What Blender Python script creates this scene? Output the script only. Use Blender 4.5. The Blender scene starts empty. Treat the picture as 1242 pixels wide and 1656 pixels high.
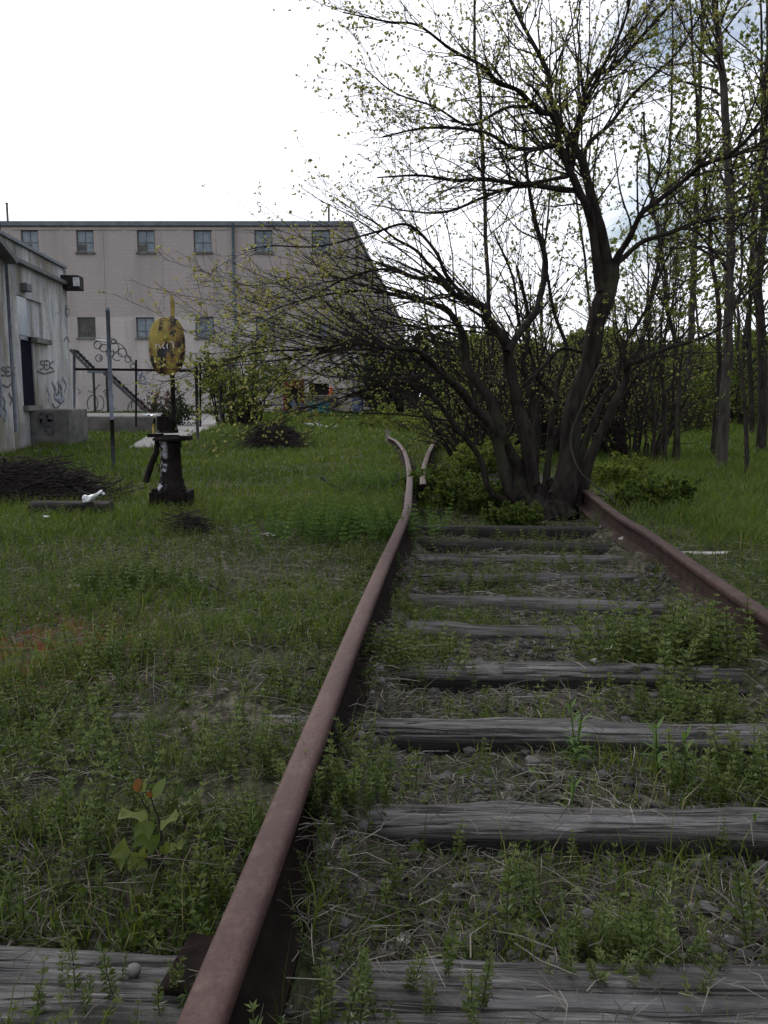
import bpy, bmesh, math, random
import numpy as np
from mathutils import Vector, Matrix

# ------------------------------------------------------------------ camera, world, sun, exposure
S = bpy.context.scene
COL = S.collection
F, CX, CY, HOR, H = 1380.0, 621.0, 828.0, 640.0, 0.98      # focal length in photo pixels, centre, horizon row, eye height (m)
PITCH = math.atan((CY - HOR) / F)
SP, CP = math.sin(PITCH), math.cos(PITCH)
cam = bpy.data.cameras.new('camera'); camo = bpy.data.objects.new('camera', cam); COL.objects.link(camo)
cam.sensor_fit = 'VERTICAL'; cam.sensor_height = 24.0; cam.lens = 24.0 * F / 1656.0
cam.clip_start = 0.05; cam.clip_end = 3000
camo.location = (0, 0, H); camo.rotation_euler = (math.pi / 2 - PITCH, 0, 0)
S.camera = camo
S.render.resolution_x, S.render.resolution_y = 768, 1024
S.view_settings.view_transform = 'Standard'; S.view_settings.look = 'None'
S.view_settings.gamma = 1; S.view_settings.use_curve_mapping = False
S.view_settings.exposure = -0.28
try:
    S.cycles.max_bounces = 8; S.cycles.diffuse_bounces = 3; S.cycles.transmission_bounces = 4; S.cycles.transparent_max_bounces = 6
    S.cycles.sample_clamp_indirect = 6
except Exception:
    pass

SUN_AZ, SUN_EL = math.radians(-24), math.radians(34)       # bright sky lies ahead, left of the track
world = bpy.data.worlds.new("World"); S.world = world; world.use_nodes = True
wt = world.node_tree; wt.nodes.clear()
def wn(t): return wt.nodes.new(t)
sky = wn('ShaderNodeTexSky'); sky.sky_type = 'NISHITA'; sky.sun_disc = False
sky.sun_elevation = SUN_EL; sky.sun_rotation = SUN_AZ; sky.air_density = 1.0; sky.dust_density = 1.5
tc = wn('ShaderNodeTexCoord')
mp = wn('ShaderNodeMapping'); mp.inputs['Scale'].default_value = (1.0, 1.0, 2.2)
cn = wn('ShaderNodeTexNoise'); cn.inputs['Scale'].default_value = 3.4; cn.inputs['Detail'].default_value = 7; cn.inputs['Roughness'].default_value = 0.55
wt.links.new(tc.outputs['Generated'], mp.inputs['Vector']); wt.links.new(mp.outputs['Vector'], cn.inputs['Vector'])
sx = wn('ShaderNodeSeparateXYZ'); wt.links.new(tc.outputs['Generated'], sx.inputs[0])
# cloud cover: solid to the left and low down, broken to the right
cv = wn('ShaderNodeMapRange'); cv.inputs['From Min'].default_value = -0.10; cv.inputs['From Max'].default_value = 0.28
cv.inputs['To Min'].default_value = 0.30; cv.inputs['To Max'].default_value = -0.02
wt.links.new(sx.outputs['X'], cv.inputs['Value'])
ad = wn('ShaderNodeMath'); ad.operation = 'ADD'; wt.links.new(cn.outputs['Fac'], ad.inputs[0]); wt.links.new(cv.outputs['Result'], ad.inputs[1])
cr = wn('ShaderNodeMapRange'); cr.inputs['From Min'].default_value = 0.36; cr.inputs['From Max'].default_value = 0.54
wt.links.new(ad.outputs[0], cr.inputs['Value'])
dt = wn('ShaderNodeVectorMath'); dt.operation = 'DOT_PRODUCT'; dt.inputs[1].default_value = (math.sin(SUN_AZ) * math.cos(SUN_EL), math.cos(SUN_AZ) * math.cos(SUN_EL), math.sin(SUN_EL))
wt.links.new(tc.outputs['Generated'], dt.inputs[0])
cb_ = wn('ShaderNodeMapRange'); cb_.inputs['From Min'].default_value = -0.5; cb_.inputs['From Max'].default_value = 0.9; cb_.inputs['To Min'].default_value = 8.0; cb_.inputs['To Max'].default_value = 15.0
wt.links.new(dt.outputs['Value'], cb_.inputs['Value'])
cc_ = wn('ShaderNodeMix'); cc_.data_type = 'RGBA'; cc_.blend_type = 'MULTIPLY'; cc_.inputs['Factor'].default_value = 1; cc_.inputs['A'].default_value = (0.96, 0.985, 1.06, 1)
wt.links.new(cb_.outputs['Result'], cc_.inputs['B'])
mx = wn('ShaderNodeMix'); mx.data_type = 'RGBA'
wt.links.new(cr.outputs['Result'], mx.inputs['Factor'])
wt.links.new(sky.outputs['Color'], mx.inputs['A']); wt.links.new(cc_.outputs['Result'], mx.inputs['B'])
bg = wn('ShaderNodeBackground'); bg.inputs['Strength'].default_value = 0.12
wo = wn('ShaderNodeOutputWorld')
wt.links.new(mx.outputs['Result'], bg.inputs['Color']); wt.links.new(bg.outputs[0], wo.inputs[0])

sl = bpy.data.lights.new('sun', 'SUN'); sl.energy = 1.1; sl.angle = math.radians(12); sl.color = (1.0, 0.95, 0.86)
so = bpy.data.objects.new('sun', sl); COL.objects.link(so)
sd = Vector((math.sin(SUN_AZ) * math.cos(SUN_EL), math.cos(SUN_AZ) * math.cos(SUN_EL), math.sin(SUN_EL)))
so.rotation_euler = sd.to_track_quat('Z', 'Y').to_euler(); so.location = (0, 20, 40)

# ------------------------------------------------------------------ projection helpers (a photo pixel to a place)
def ray(px, py):
    x, y = (px - CX) / F, (CY - py) / F
    return np.array([x, CP + y * SP, -SP + y * CP])
def P(px, py, Y):
    d = ray(px, py); d = d * (Y / d[1]); return d + np.array([0, 0, H])
def G(px, py, z=0.0):
    d = ray(px, py); d = d * ((z - H) / d[2]); return d + np.array([0, 0, H])
def W(px, py, p0, n):
    d = ray(px, py); o = np.array([0, 0, H]); t = np.dot(np.array(p0) - o, n) / np.dot(d, n); return o + d * t

# ------------------------------------------------------------------ mesh builder
class MB:
    def __init__(s): s.V, s.Q, s.T, s.n, s.pol = [], [], [], 0, {}
    def add(s, V, Q=None, T=None, m=0, var=0.5):
        V = np.asarray(V, dtype=np.float64).reshape(-1, 3)
        va = np.broadcast_to(np.asarray(var, dtype=np.float64), (len(V),)) if np.ndim(var) <= 1 else var
        s.V.append((V, va))
        if Q is not None: s.Q.append((np.asarray(Q, dtype=np.int64).reshape(-1, 4) + s.n, m))
        if T is not None: s.T.append((np.asarray(T, dtype=np.int64).reshape(-1, 3) + s.n, m))
        s.n += len(V); return s
    def tube(s, pts, rad, n=6, m=0, var=0.5):
        pts = np.asarray(pts, float); rad = np.broadcast_to(np.asarray(rad, float), (len(pts),))
        s.pol.setdefault((len(pts), n, m), []).append((pts, rad, var)); return s
    def flush(s):
        for (k, n, m), L in s.pol.items():
            A = np.array([l[0] for l in L]); R = np.array([l[1] for l in L]); va = np.array([l[2] for l in L], float)
            t = np.gradient(A, axis=1); t /= np.linalg.norm(t, axis=2, keepdims=True) + 1e-9
            d = A[:, -1] - A[:, 0]; d /= np.linalg.norm(d, axis=1, keepdims=True) + 1e-9
            ref = np.where(np.abs(d[:, 2:3]) < 0.75, np.array([[0., 0, 1]]), np.array([[1., 0.13, 0]]))[:, None, :]
            u = np.cross(t, np.broadcast_to(ref, t.shape)); u /= np.linalg.norm(u, axis=2, keepdims=True) + 1e-9
            w = np.cross(t, u)
            a = np.arange(n) * 2 * math.pi / n
            V = A[:, :, None, :] + R[:, :, None, None] * (np.cos(a)[None, None, :, None] * u[:, :, None, :] + np.sin(a)[None, None, :, None] * w[:, :, None, :])
            nb = len(L)
            i = np.arange(k - 1)[:, None]; j = np.arange(n)[None, :]
            q = np.stack([i * n + j, i * n + (j + 1) % n, (i + 1) * n + (j + 1) % n, (i + 1) * n + j], -1).reshape(-1, 4)
            Q = (q[None] + (np.arange(nb) * k * n)[:, None, None]).reshape(-1, 4)
            vv = np.repeat(va, k * n)
            s.add(V.reshape(-1, 3), Q=Q, m=m, var=vv)
            if n >= 5 and nb < 4000:
                c0 = A[:, 0]; c1 = A[:, -1]
                base = np.arange(nb) * k * n
                tri = []
                for b in range(nb):
                    o = b * k * n
                    for jj in range(1, n - 1):
                        tri.append((o, o + jj, o + jj + 1)); e = o + (k - 1) * n; tri.append((e, e + jj + 1, e + jj))
                s.T.append((np.array(tri) + (s.n - len(V.reshape(-1, 3))), m))
        s.pol = {}
    def box(s, c, size, rz=0.0, m=0, var=0.5, rx=0.0, ry=0.0):
        x, y, z = np.array(size) / 2.0
        v = np.array([[-x,-y,-z],[x,-y,-z],[x,y,-z],[-x,y,-z],[-x,-y,z],[x,-y,z],[x,y,z],[-x,y,z]])
        M = np.array(Matrix.Rotation(rz, 3, 'Z') @ Matrix.Rotation(ry, 3, 'Y') @ Matrix.Rotation(rx, 3, 'X'))
        v = v @ M.T + np.array(c)
        return s.add(v, Q=[[0,3,2,1],[4,5,6,7],[0,1,5,4],[1,2,6,5],[2,3,7,6],[3,0,4,7]], m=m, var=var)
    def hexa(s, v, m=0):       # 8 corners: bottom ring then top ring
        return s.add(v, Q=[[0,3,2,1],[4,5,6,7],[0,1,5,4],[1,2,6,5],[2,3,7,6],[3,0,4,7]], m=m)
    def lathe(s, c, prof, n=16, m=0):
        a = np.arange(n) * 2 * math.pi / n
        V = np.array([[c[0] + r * math.cos(t), c[1] + r * math.sin(t), c[2] + z] for r, z in prof for t in a])
        k = len(prof); Q = [[i*n+j, i*n+(j+1)%n, (i+1)*n+(j+1)%n, (i+1)*n+j] for i in range(k-1) for j in range(n)]
        T = [[(k-1)*n, (k-1)*n+j, (k-1)*n+j+1] for j in range(1, n-1)] + [[0, j+1, j] for j in range(1, n-1)]
        return s.add(V, Q=Q, T=T, m=m)
    def ribbon(s, P2, w, o, u, v, nrm, m=0, th=0.004):   # stroke in a plane
        p = [np.asarray(o) + a * np.asarray(u) + b * np.asarray(v) for a, b in P2]
        p = np.array(p); t = np.gradient(p, axis=0); t /= np.linalg.norm(t, axis=1, keepdims=True) + 1e-9
        sd = np.cross(t, nrm) * w / 2; nn = np.asarray(nrm) * th
        V = np.concatenate([p - sd, p + sd, p + sd + nn, p - sd + nn]); k = len(p); Q = []
        for i in range(k - 1):
            for a in range(4):
                b = (a + 1) % 4; Q.append([a*k+i, a*k+i+1, b*k+i+1, b*k+i])
        return s.add(V, Q=Q, m=m)
    def build(s, name, mats, parent=None, smooth=False, props=None, loc=None):
        s.flush()
        me = bpy.data.meshes.new(name)
        if not isinstance(mats, (list, tuple)): mats = [mats]
        V = np.concatenate([a for a, _ in s.V]); va = np.concatenate([b for _, b in s.V])
        if loc is not None: V = V - np.asarray(loc)
        Qs = [q for q, _ in s.Q]; Ts = [t for t, _ in s.T]
        nq = sum(map(len, Qs)); nt_ = sum(map(len, Ts))
        li = np.concatenate([q.ravel() for q in Qs] + [t.ravel() for t in Ts])
        mi = np.concatenate([np.full(len(q), m) for q, m in s.Q] + [np.full(len(t), m) for t, m in s.T])
        ls = np.concatenate([np.arange(nq) * 4, nq * 4 + np.arange(nt_) * 3])
        me.vertices.add(len(V)); me.vertices.foreach_set('co', V.astype(np.float32).ravel())
        me.loops.add(len(li)); me.loops.foreach_set('vertex_index', li.astype(np.int32))
        me.polygons.add(len(ls)); me.polygons.foreach_set('loop_start', ls.astype(np.int32))
        for mm in mats: me.materials.append(mm)
        me.polygons.foreach_set('material_index', mi.astype(np.int32))
        me.polygons.foreach_set('use_smooth', np.full(len(ls), smooth))
        at = me.attributes.new('var', 'FLOAT', 'POINT'); at.data.foreach_set('value', va.astype(np.float32))
        me.update(calc_edges=True); me.validate()
        o = bpy.data.objects.new(name, me); COL.objects.link(o)
        if loc is not None: o.location = loc
        if parent is not None: o.parent = parent
        if props: tag(o, **props)
        return o

def tag(o, label=None, cat=None, group=None, kind=None):
    if label: o['label'] = label
    if cat: o['category'] = cat
    if group: o['group'] = group
    if kind: o['kind'] = kind
    return o
def thing(name, label, cat, loc=(0, 0, 0), group=None, rz=0):
    o = bpy.data.objects.new(name, None); COL.objects.link(o); o.location = loc; o.rotation_euler = (0, 0, rz)
    return tag(o, label, cat, group)
def copy_tree(o, parent=None):
    c = o.copy(); COL.objects.link(c)
    if parent is not None: c.parent = parent
    for ch in [k for k in bpy.data.objects if k.parent == o]: copy_tree(ch, c)
    return c
def bevel(o, w=0.01, seg=2):
    md = o.modifiers.new('bevel', 'BEVEL'); md.width = w; md.segments = seg; md.limit_method = 'ANGLE'; return o

# ------------------------------------------------------------------ materials
def newmat(name, rough=0.8, spec=0.3):
    m = bpy.data.materials.new(name); m.use_nodes = True; nt = m.node_tree; b = nt.nodes['Principled BSDF']
    b.inputs['Roughness'].default_value = rough; b.inputs['Specular IOR Level'].default_value = spec
    return m, nt, b
def coord(nt, stretch=(1, 1, 1), kind='Object'):
    t = nt.nodes.new('ShaderNodeTexCoord'); mpn = nt.nodes.new('ShaderNodeMapping'); mpn.inputs['Scale'].default_value = stretch
    nt.links.new(t.outputs[kind], mpn.inputs['Vector']); return mpn.outputs['Vector']
def noise(nt, scale, stretch=(1, 1, 1), detail=6, rough=0.6, lo=0.35, hi=0.65, kind='Object', dist=0.0):
    n = nt.nodes.new('ShaderNodeTexNoise'); n.inputs['Scale'].default_value = scale; n.inputs['Detail'].default_value = detail
    n.inputs['Roughness'].default_value = rough; n.inputs['Distortion'].default_value = dist
    nt.links.new(coord(nt, stretch, kind), n.inputs['Vector'])
    r = nt.nodes.new('ShaderNodeMapRange'); r.inputs['From Min'].default_value = lo; r.inputs['From Max'].default_value = hi
    nt.links.new(n.outputs['Fac'], r.inputs['Value']); return r.outputs['Result']
def mix(nt, fac, a, b, mode='MIX'):
    x = nt.nodes.new('ShaderNodeMix'); x.data_type = 'RGBA'; x.blend_type = mode
    for sock, v in (('Factor', fac), ('A', a), ('B', b)):
        if hasattr(v, 'is_output'): nt.links.new(v, x.inputs[sock])
        elif sock == 'Factor': x.inputs[sock].default_value = v
        else: x.inputs[sock].default_value = (*v, 1)
    return x.outputs['Result']
def bump(nt, b, h, strength=0.4, dist=0.01):
    n = nt.nodes.new('ShaderNodeBump'); n.inputs['Strength'].default_value = strength; n.inputs['Distance'].default_value = dist
    nt.links.new(h, n.inputs['Height']); nt.links.new(n.outputs['Normal'], b.inputs['Normal'])
def setc(nt, b, c):
    if hasattr(c, 'is_output'): nt.links.new(c, b.inputs['Base Color'])
    else: b.inputs['Base Color'].default_value = (*c, 1)
def simple(name, c1, c2, scale=6, rough=0.8, spec=0.3, stretch=(1,1,1), bs=0.0, bscale=None, lo=0.35, hi=0.65, metal=0.0):
    m, nt, b = newmat(name, rough, spec)
    f = noise(nt, scale, stretch, lo=lo, hi=hi); setc(nt, b, mix(nt, f, c1, c2)); b.inputs['Metallic'].default_value = metal
    if bs: bump(nt, b, noise(nt, bscale or scale * 4, stretch, lo=0, hi=1), bs)
    return m
def foliage(name, ramp, trans=0.35, rough=0.55, spec=0.25):
    m, nt, b = newmat(name, rough, spec)
    a = nt.nodes.new('ShaderNodeAttribute'); a.attribute_name = 'var'
    r = nt.nodes.new('ShaderNodeValToRGB'); els = r.color_ramp.elements
    els[0].position, els[0].color = ramp[0][0], (*ramp[0][1], 1); els[1].position, els[1].color = ramp[-1][0], (*ramp[-1][1], 1)
    for p_, c_ in ramp[1:-1]: e = els.new(p_); e.color = (*c_, 1)
    nt.links.new(a.outputs['Fac'], r.inputs['Fac']); nt.links.new(r.outputs['Color'], b.inputs['Base Color'])
    t = nt.nodes.new('ShaderNodeBsdfTranslucent')
    hs = nt.nodes.new('ShaderNodeHueSaturation'); hs.inputs['Saturation'].default_value = 1.1; hs.inputs['Value'].default_value = 1.5; hs.inputs['Hue'].default_value = 0.485
    nt.links.new(r.outputs['Color'], hs.inputs['Color']); nt.links.new(hs.outputs['Color'], t.inputs['Color'])
    ms = nt.nodes.new('ShaderNodeMixShader'); ms.inputs[0].default_value = trans
    nt.links.new(b.outputs[0], ms.inputs[1]); nt.links.new(t.outputs[0], ms.inputs[2])
    nt.links.new(ms.outputs[0], nt.nodes['Material Output'].inputs['Surface'])
    return m

M = {}
def m_ground():
    m, nt, b = newmat('ground_soil', 0.95, 0.15)
    soil = mix(nt, noise(nt, 48, detail=12, rough=0.8), (0.010, 0.008, 0.006), (0.075, 0.062, 0.05))
    straw = mix(nt, noise(nt, 40, (1, 0.3, 1), detail=8, lo=0.45, hi=0.62), soil, (0.17, 0.145, 0.11))
    green = mix(nt, noise(nt, 1.3, detail=12, rough=0.75, lo=0.42, hi=0.62), straw, mix(nt, noise(nt, 60, detail=8), (0.012, 0.02, 0.006), (0.05, 0.075, 0.02)))
    moss = nt.nodes.new('ShaderNodeTexCoord'); d = nt.nodes.new('ShaderNodeVectorMath'); d.operation = 'DISTANCE'
    mc = G(45, 1055); d.inputs[1].default_value = mc
    nt.links.new(moss.outputs['Object'], d.inputs[0])
    r = nt.nodes.new('ShaderNodeMapRange'); r.inputs['From Min'].default_value = 0.2; r.inputs['From Max'].default_value = 0.75; r.inputs['To Min'].default_value = 1; r.inputs['To Max'].default_value = 0
    nt.links.new(d.outputs['Value'], r.inputs['Value'])
    mm = nt.nodes.new('ShaderNodeMath'); mm.operation = 'MULTIPLY'
    nt.links.new(r.outputs['Result'], mm.inputs[0]); nt.links.new(noise(nt, 7, lo=0.42, hi=0.55), mm.inputs[1])
    setc(nt, b, mix(nt, mm.outputs[0], green, (0.11, 0.035, 0.008)))
    bump(nt, b, noise(nt, 45, lo=0, hi=1, detail=10), 0.9, 0.03)
    return m
M['ground'] = m_ground()
def m_tie():
    m, nt, b = newmat('weathered_wood', 0.75, 0.35)
    info = nt.nodes.new('ShaderNodeObjectInfo')
    grain = noise(nt, 9, (0.35, 7, 7), detail=10, rough=0.68, lo=0.38, hi=0.62, dist=0.5)
    fine = noise(nt, 26, (0.22, 8, 8), detail=9, rough=0.75, lo=0.38, hi=0.58)
    c = mix(nt, grain, (0.10, 0.092, 0.085), (0.57, 0.545, 0.53))
    c = mix(nt, mix(nt, fine, (0.62, 0.62, 0.62), (0.0, 0.0, 0.0)), c, (0.035, 0.032, 0.03)); c = mix(nt, noise(nt, 4, (0.3, 5, 5), detail=8, lo=0.52, hi=0.68), c, (0.48, 0.47, 0.49))
    blot = noise(nt, 3, (0.8, 2, 2), detail=6, lo=0.42, hi=0.62)
    c = mix(nt, blot, mix(nt, 0.35, c, (0.08, 0.07, 0.06)), c)
    crack = noise(nt, 5, (0.18, 9, 9), detail=7, rough=0.6, lo=0.40, hi=0.45, dist=0.9)
    c = mix(nt, crack, (0.018, 0.016, 0.015), c)
    kn = noise(nt, 2.2, (1.6, 4, 4), detail=4, rough=.5, lo=0.66, hi=0.70); c = mix(nt, kn, c, (0.03, 0.026, 0.024))
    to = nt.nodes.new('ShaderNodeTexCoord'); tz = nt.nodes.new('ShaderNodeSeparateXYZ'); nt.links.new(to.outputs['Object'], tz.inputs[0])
    side_shade = nt.nodes.new('ShaderNodeMapRange'); side_shade.inputs['From Min'].default_value = -0.030; side_shade.inputs['From Max'].default_value = -0.012; nt.links.new(tz.outputs['Z'], side_shade.inputs['Value'])
    c = mix(nt, side_shade.outputs['Result'], mix(nt, grain, (0.012, 0.011, 0.010), (0.05, 0.045, 0.042)), c)  # near-black lower sides put the shade of the front faces into the colour
    setc(nt, b, c)
    h = nt.nodes.new('ShaderNodeMath'); h.operation = 'ADD'; nt.links.new(grain, h.inputs[0])
    h2 = nt.nodes.new('ShaderNodeMath'); h2.operation = 'MULTIPLY_ADD'; h2.inputs[1].default_value = 1.5; nt.links.new(crack, h2.inputs[0]); nt.links.new(fine, h2.inputs[2])
    nt.links.new(h2.outputs[0], h.inputs[1])
    bump(nt, b, h.outputs[0], 1.0, 0.010)
    return m
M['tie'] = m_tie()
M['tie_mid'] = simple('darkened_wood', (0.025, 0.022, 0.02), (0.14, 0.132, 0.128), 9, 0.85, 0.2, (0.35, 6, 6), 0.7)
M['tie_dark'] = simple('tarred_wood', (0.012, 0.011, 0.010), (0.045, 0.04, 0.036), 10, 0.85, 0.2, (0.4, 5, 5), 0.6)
def m_rail(top):
    m, nt, b = newmat('rail_head_rust' if top else 'rail_web_rust_shaded', 0.62 if top else 0.9, 0.3 if top else 0.1)
    if top:
        c = mix(nt, noise(nt, 5, (1, 0.25, 1)), (0.050, 0.024, 0.021), (0.092, 0.047, 0.041))
        c = mix(nt, noise(nt, 90, lo=0.4, hi=0.75), c, (0.05, 0.02, 0.018))
        c = mix(nt, noise(nt, 22, (1, .6, 1), detail=9, rough=.75, lo=0.5, hi=0.72), c, (0.125, 0.078, 0.066)); bump(nt, b, noise(nt, 110, lo=0, hi=1, detail=10, rough=.7), 0.7, 0.004)
    else:
        c = mix(nt, noise(nt, 14), (0.006, 0.004, 0.0035), (0.018, 0.011, 0.009)); bump(nt, b, noise(nt, 60, lo=0, hi=1), 0.5, 0.003)  # web and foot rust near-black: their shade is put into the colour
    setc(nt, b, c); return m
M['rail_top'] = m_rail(True); M['rail_side'] = m_rail(False)
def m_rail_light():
    m, nt, b = newmat('rail_side_brown_rust_lit', 0.85, 0.2)
    c = mix(nt, noise(nt, 10), (0.025, 0.015, 0.012), (0.06, 0.038, 0.031)); setc(nt, b, c); bump(nt, b, noise(nt, 60, lo=0, hi=1), 0.4, 0.003); return m  # lighter copy of the rail side rust, lit tone put into the colour
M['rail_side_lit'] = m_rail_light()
M['iron'] = simple('dark_iron', (0.006, 0.005, 0.005), (0.018, 0.013, 0.011), 14, 0.9, 0.12, bs=0.5)
def m_bark(name, c1, c2, moss=0.0):
    m, nt, b = newmat(name, 0.95, 0.1)
    c = mix(nt, noise(nt, 16, (1, 1, 0.25), detail=9), c1, c2)
    if moss: c = mix(nt, noise(nt, 2.5, lo=0.55, hi=0.7), c, (0.05, 0.055, 0.03))
    setc(nt, b, c); bump(nt, b, noise(nt, 30, (1, 1, 0.2), lo=0, hi=1, detail=9), 0.9, 0.02); return m
M['bark'] = m_bark('dark_bark', (0.011, 0.009, 0.008), (0.045, 0.038, 0.033), 1)
M['twig'] = simple('twig_bark', (0.018, 0.014, 0.013), (0.045, 0.037, 0.033), 8, 0.9, 0.15)
M['bark_grey'] = m_bark('grey_bark', (0.035, 0.031, 0.027), (0.085, 0.076, 0.065), 1)
M['bark_far'] = m_bark('young_bark', (0.018, 0.015, 0.013), (0.055, 0.047, 0.04), 1)
M['leaf_spring'] = foliage('spring_leaf', [(0, (0.13, 0.145, 0.03)), (0.5, (0.25, 0.26, 0.075)), (1, (0.40, 0.39, 0.16))], 0.5)
M['leaf_wood'] = foliage('woodland_leaf', [(0, (0.06, 0.09, 0.016)), (0.6, (0.12, 0.16, 0.035)), (1, (0.20, 0.23, 0.07))], 0.5)
M['leaf_bush'] = foliage('bush_leaf', [(0, (0.030, 0.055, 0.012)), (0.6, (0.065, 0.10, 0.020)), (1, (0.13, 0.165, 0.04))], 0.4)
M['leaf_dark'] = foliage('dark_bush_leaf', [(0, (0.014, 0.026, 0.012)), (0.6, (0.028, 0.048, 0.020)), (1, (0.055, 0.08, 0.03))], 0.2)
M['leaf_thicket'] = foliage('thicket_leaf', [(0, (0.035, 0.055, 0.014)), (0.6, (0.075, 0.105, 0.024)), (1, (0.15, 0.18, 0.05))], 0.45)
M['leaf_red'] = foliage('reddish_leaf', [(0, (0.05, 0.03, 0.02)), (1, (0.14, 0.06, 0.04))], 0.3)
M['grass'] = foliage('grass_blade', [(0, (0.022, 0.042, 0.007)), (0.45, (0.056, 0.100, 0.014)), (0.9, (0.125, 0.175, 0.032)), (1, (0.27, 0.24, 0.12))], 0.4)
M['weed'] = foliage('weed_leaf', [(0, (0.030, 0.048, 0.010)), (0.6, (0.070, 0.105, 0.022)), (1, (0.15, 0.19, 0.06))], 0.35, 0.45, 0.4)
M['lance'] = foliage('lance_leaf', [(0, (0.045, 0.095, 0.022)), (1, (0.11, 0.19, 0.04))], 0.35, 0.5)
M['straw'] = foliage('dead_straw', [(0, (0.05, 0.042, 0.034)), (0.6, (0.16, 0.14, 0.115)), (1, (0.36, 0.33, 0.28))], 0.1, 0.7)
M['gravel'] = foliage('gravel_stone', [(0, (0.025, 0.023, 0.022)), (0.7, (0.10, 0.096, 0.092)), (1, (0.32, 0.31, 0.30))], 0.0, 0.85)
M['stone'] = simple('pale_stone', (0.25, 0.24, 0.23), (0.5, 0.48, 0.46), 12, 0.85, bs=0.4)
M['white_plastic'] = simple('white_plastic', (0.62, 0.64, 0.66), (0.82, 0.83, 0.84), 5, 0.35, 0.5)
M['concrete'] = simple('old_concrete', (0.10, 0.097, 0.09), (0.22, 0.21, 0.20), 3, 0.9, 0.2, bs=0.3, bscale=30)
M['path'] = simple('path_concrete', (0.20, 0.19, 0.185), (0.31, 0.295, 0.285), 2, 0.9, 0.2, bs=0.3, bscale=30)
M['iron_grey'] = simple('grey_painted_iron', (0.05, 0.05, 0.055), (0.10, 0.10, 0.11), 8, 0.8)
M['galv'] = simple('galvanised_steel', (0.085, 0.10, 0.13), (0.14, 0.16, 0.20), 8, 0.5, 0.5)
M['black_paint'] = simple('black_paint', (0.008, 0.008, 0.009), (0.02, 0.02, 0.02), 10, 0.5, 0.4)
M['blue_pipe'] = simple('blue_drainpipe', (0.13, 0.19, 0.25), (0.19, 0.26, 0.32), 6, 0.6)
M['coping'] = simple('grey_blue_coping', (0.12, 0.14, 0.165), (0.18, 0.205, 0.23), 3, 0.6)
M['graffiti'] = simple('black_spray_paint', (0.035, 0.035, 0.04), (0.16, 0.155, 0.16), 20, 0.6)
M['graffiti_blue'] = simple('blue_spray_paint', (0.12, 0.15, 0.22), (0.30, 0.33, 0.38), 12, 0.6)
M['graffiti_white'] = simple('white_spray_paint', (0.5, 0.5, 0.52), (0.7, 0.7, 0.7), 12, 0.6)
M['door_blue'] = simple('dark_blue_door', (0.005, 0.007, 0.014), (0.012, 0.015, 0.028), 6, 0.95, 0.05)
M['rusty_red'] = simple('faded_red_paint', (0.11, 0.012, 0.014), (0.2, 0.03, 0.025), 4, 0.6)
M['orange'] = simple('traffic_orange', (0.75, 0.10, 0.03), (0.85, 0.16, 0.05), 6, 0.5)
M['teal'] = simple('teal_plastic', (0.02, 0.13, 0.17), (0.045, 0.22, 0.26), 3, 0.5)
M['blue_drum'] = simple('blue_painted_steel', (0.07, 0.10, 0.19), (0.14, 0.18, 0.28), 3, 0.5)
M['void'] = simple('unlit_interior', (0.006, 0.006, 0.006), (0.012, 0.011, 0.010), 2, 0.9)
def m_wall(name, up, lowc, zsplit, stain):
    m, nt, b = newmat(name, 0.9, 0.15)
    br = nt.nodes.new('ShaderNodeTexBrick'); br.inputs['Scale'].default_value = 1.0
    br.inputs['Brick Width'].default_value = 0.42; br.inputs['Row Height'].default_value = 0.21; br.inputs['Mortar Size'].default_value = 0.012
    br.inputs['Color1'].default_value = (*up, 1); br.inputs['Color2'].default_value = (*[u * 0.93 for u in up], 1); br.inputs['Mortar'].default_value = (*[u * 0.78 for u in up], 1)
    t = nt.nodes.new('ShaderNodeTexCoord'); sp = nt.nodes.new('ShaderNodeSeparateXYZ'); nt.links.new(t.outputs['Object'], sp.inputs[0])
    sm = nt.nodes.new('ShaderNodeMath'); sm.operation = 'ADD'; nt.links.new(sp.outputs['X'], sm.inputs[0]); nt.links.new(sp.outputs['Y'], sm.inputs[1])
    cb = nt.nodes.new('ShaderNodeCombineXYZ'); nt.links.new(sm.outputs[0], cb.inputs['X']); nt.links.new(sp.outputs['Z'], cb.inputs['Y'])
    nt.links.new(cb.outputs[0], br.inputs['Vector'])
    wob = noise(nt, 0.6, lo=0.3, hi=0.7)
    zz = nt.nodes.new('ShaderNodeMath'); zz.operation = 'MULTIPLY_ADD'; zz.inputs[1].default_value = 0.25; nt.links.new(wob, zz.inputs[0]); nt.links.new(sp.outputs['Z'], zz.inputs[2])
    st = nt.nodes.new('ShaderNodeMapRange'); st.inputs['From Min'].default_value = zsplit; st.inputs['From Max'].default_value = zsplit + 0.12
    nt.links.new(zz.outputs[0], st.inputs['Value'])
    low2 = mix(nt, noise(nt, 0.9, lo=0.4, hi=0.65), lowc, [c * 0.88 for c in lowc])
    c = mix(nt, st.outputs['Result'], low2, br.outputs['Color'])
    c = mix(nt, noise(nt, 0.8, (1, 1, 0.12), lo=0.48, hi=0.75), c, [u * stain for u in up])
    c = mix(nt, noise(nt, 9, lo=0.3, hi=0.9), c, [u * 0.85 for u in up])
    setc(nt, b, c); return m
M['brick'] = m_wall('tan_painted_brick', (0.47, 0.415, 0.395), (0.62, 0.575, 0.555), 5.45, 0.62)
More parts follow.
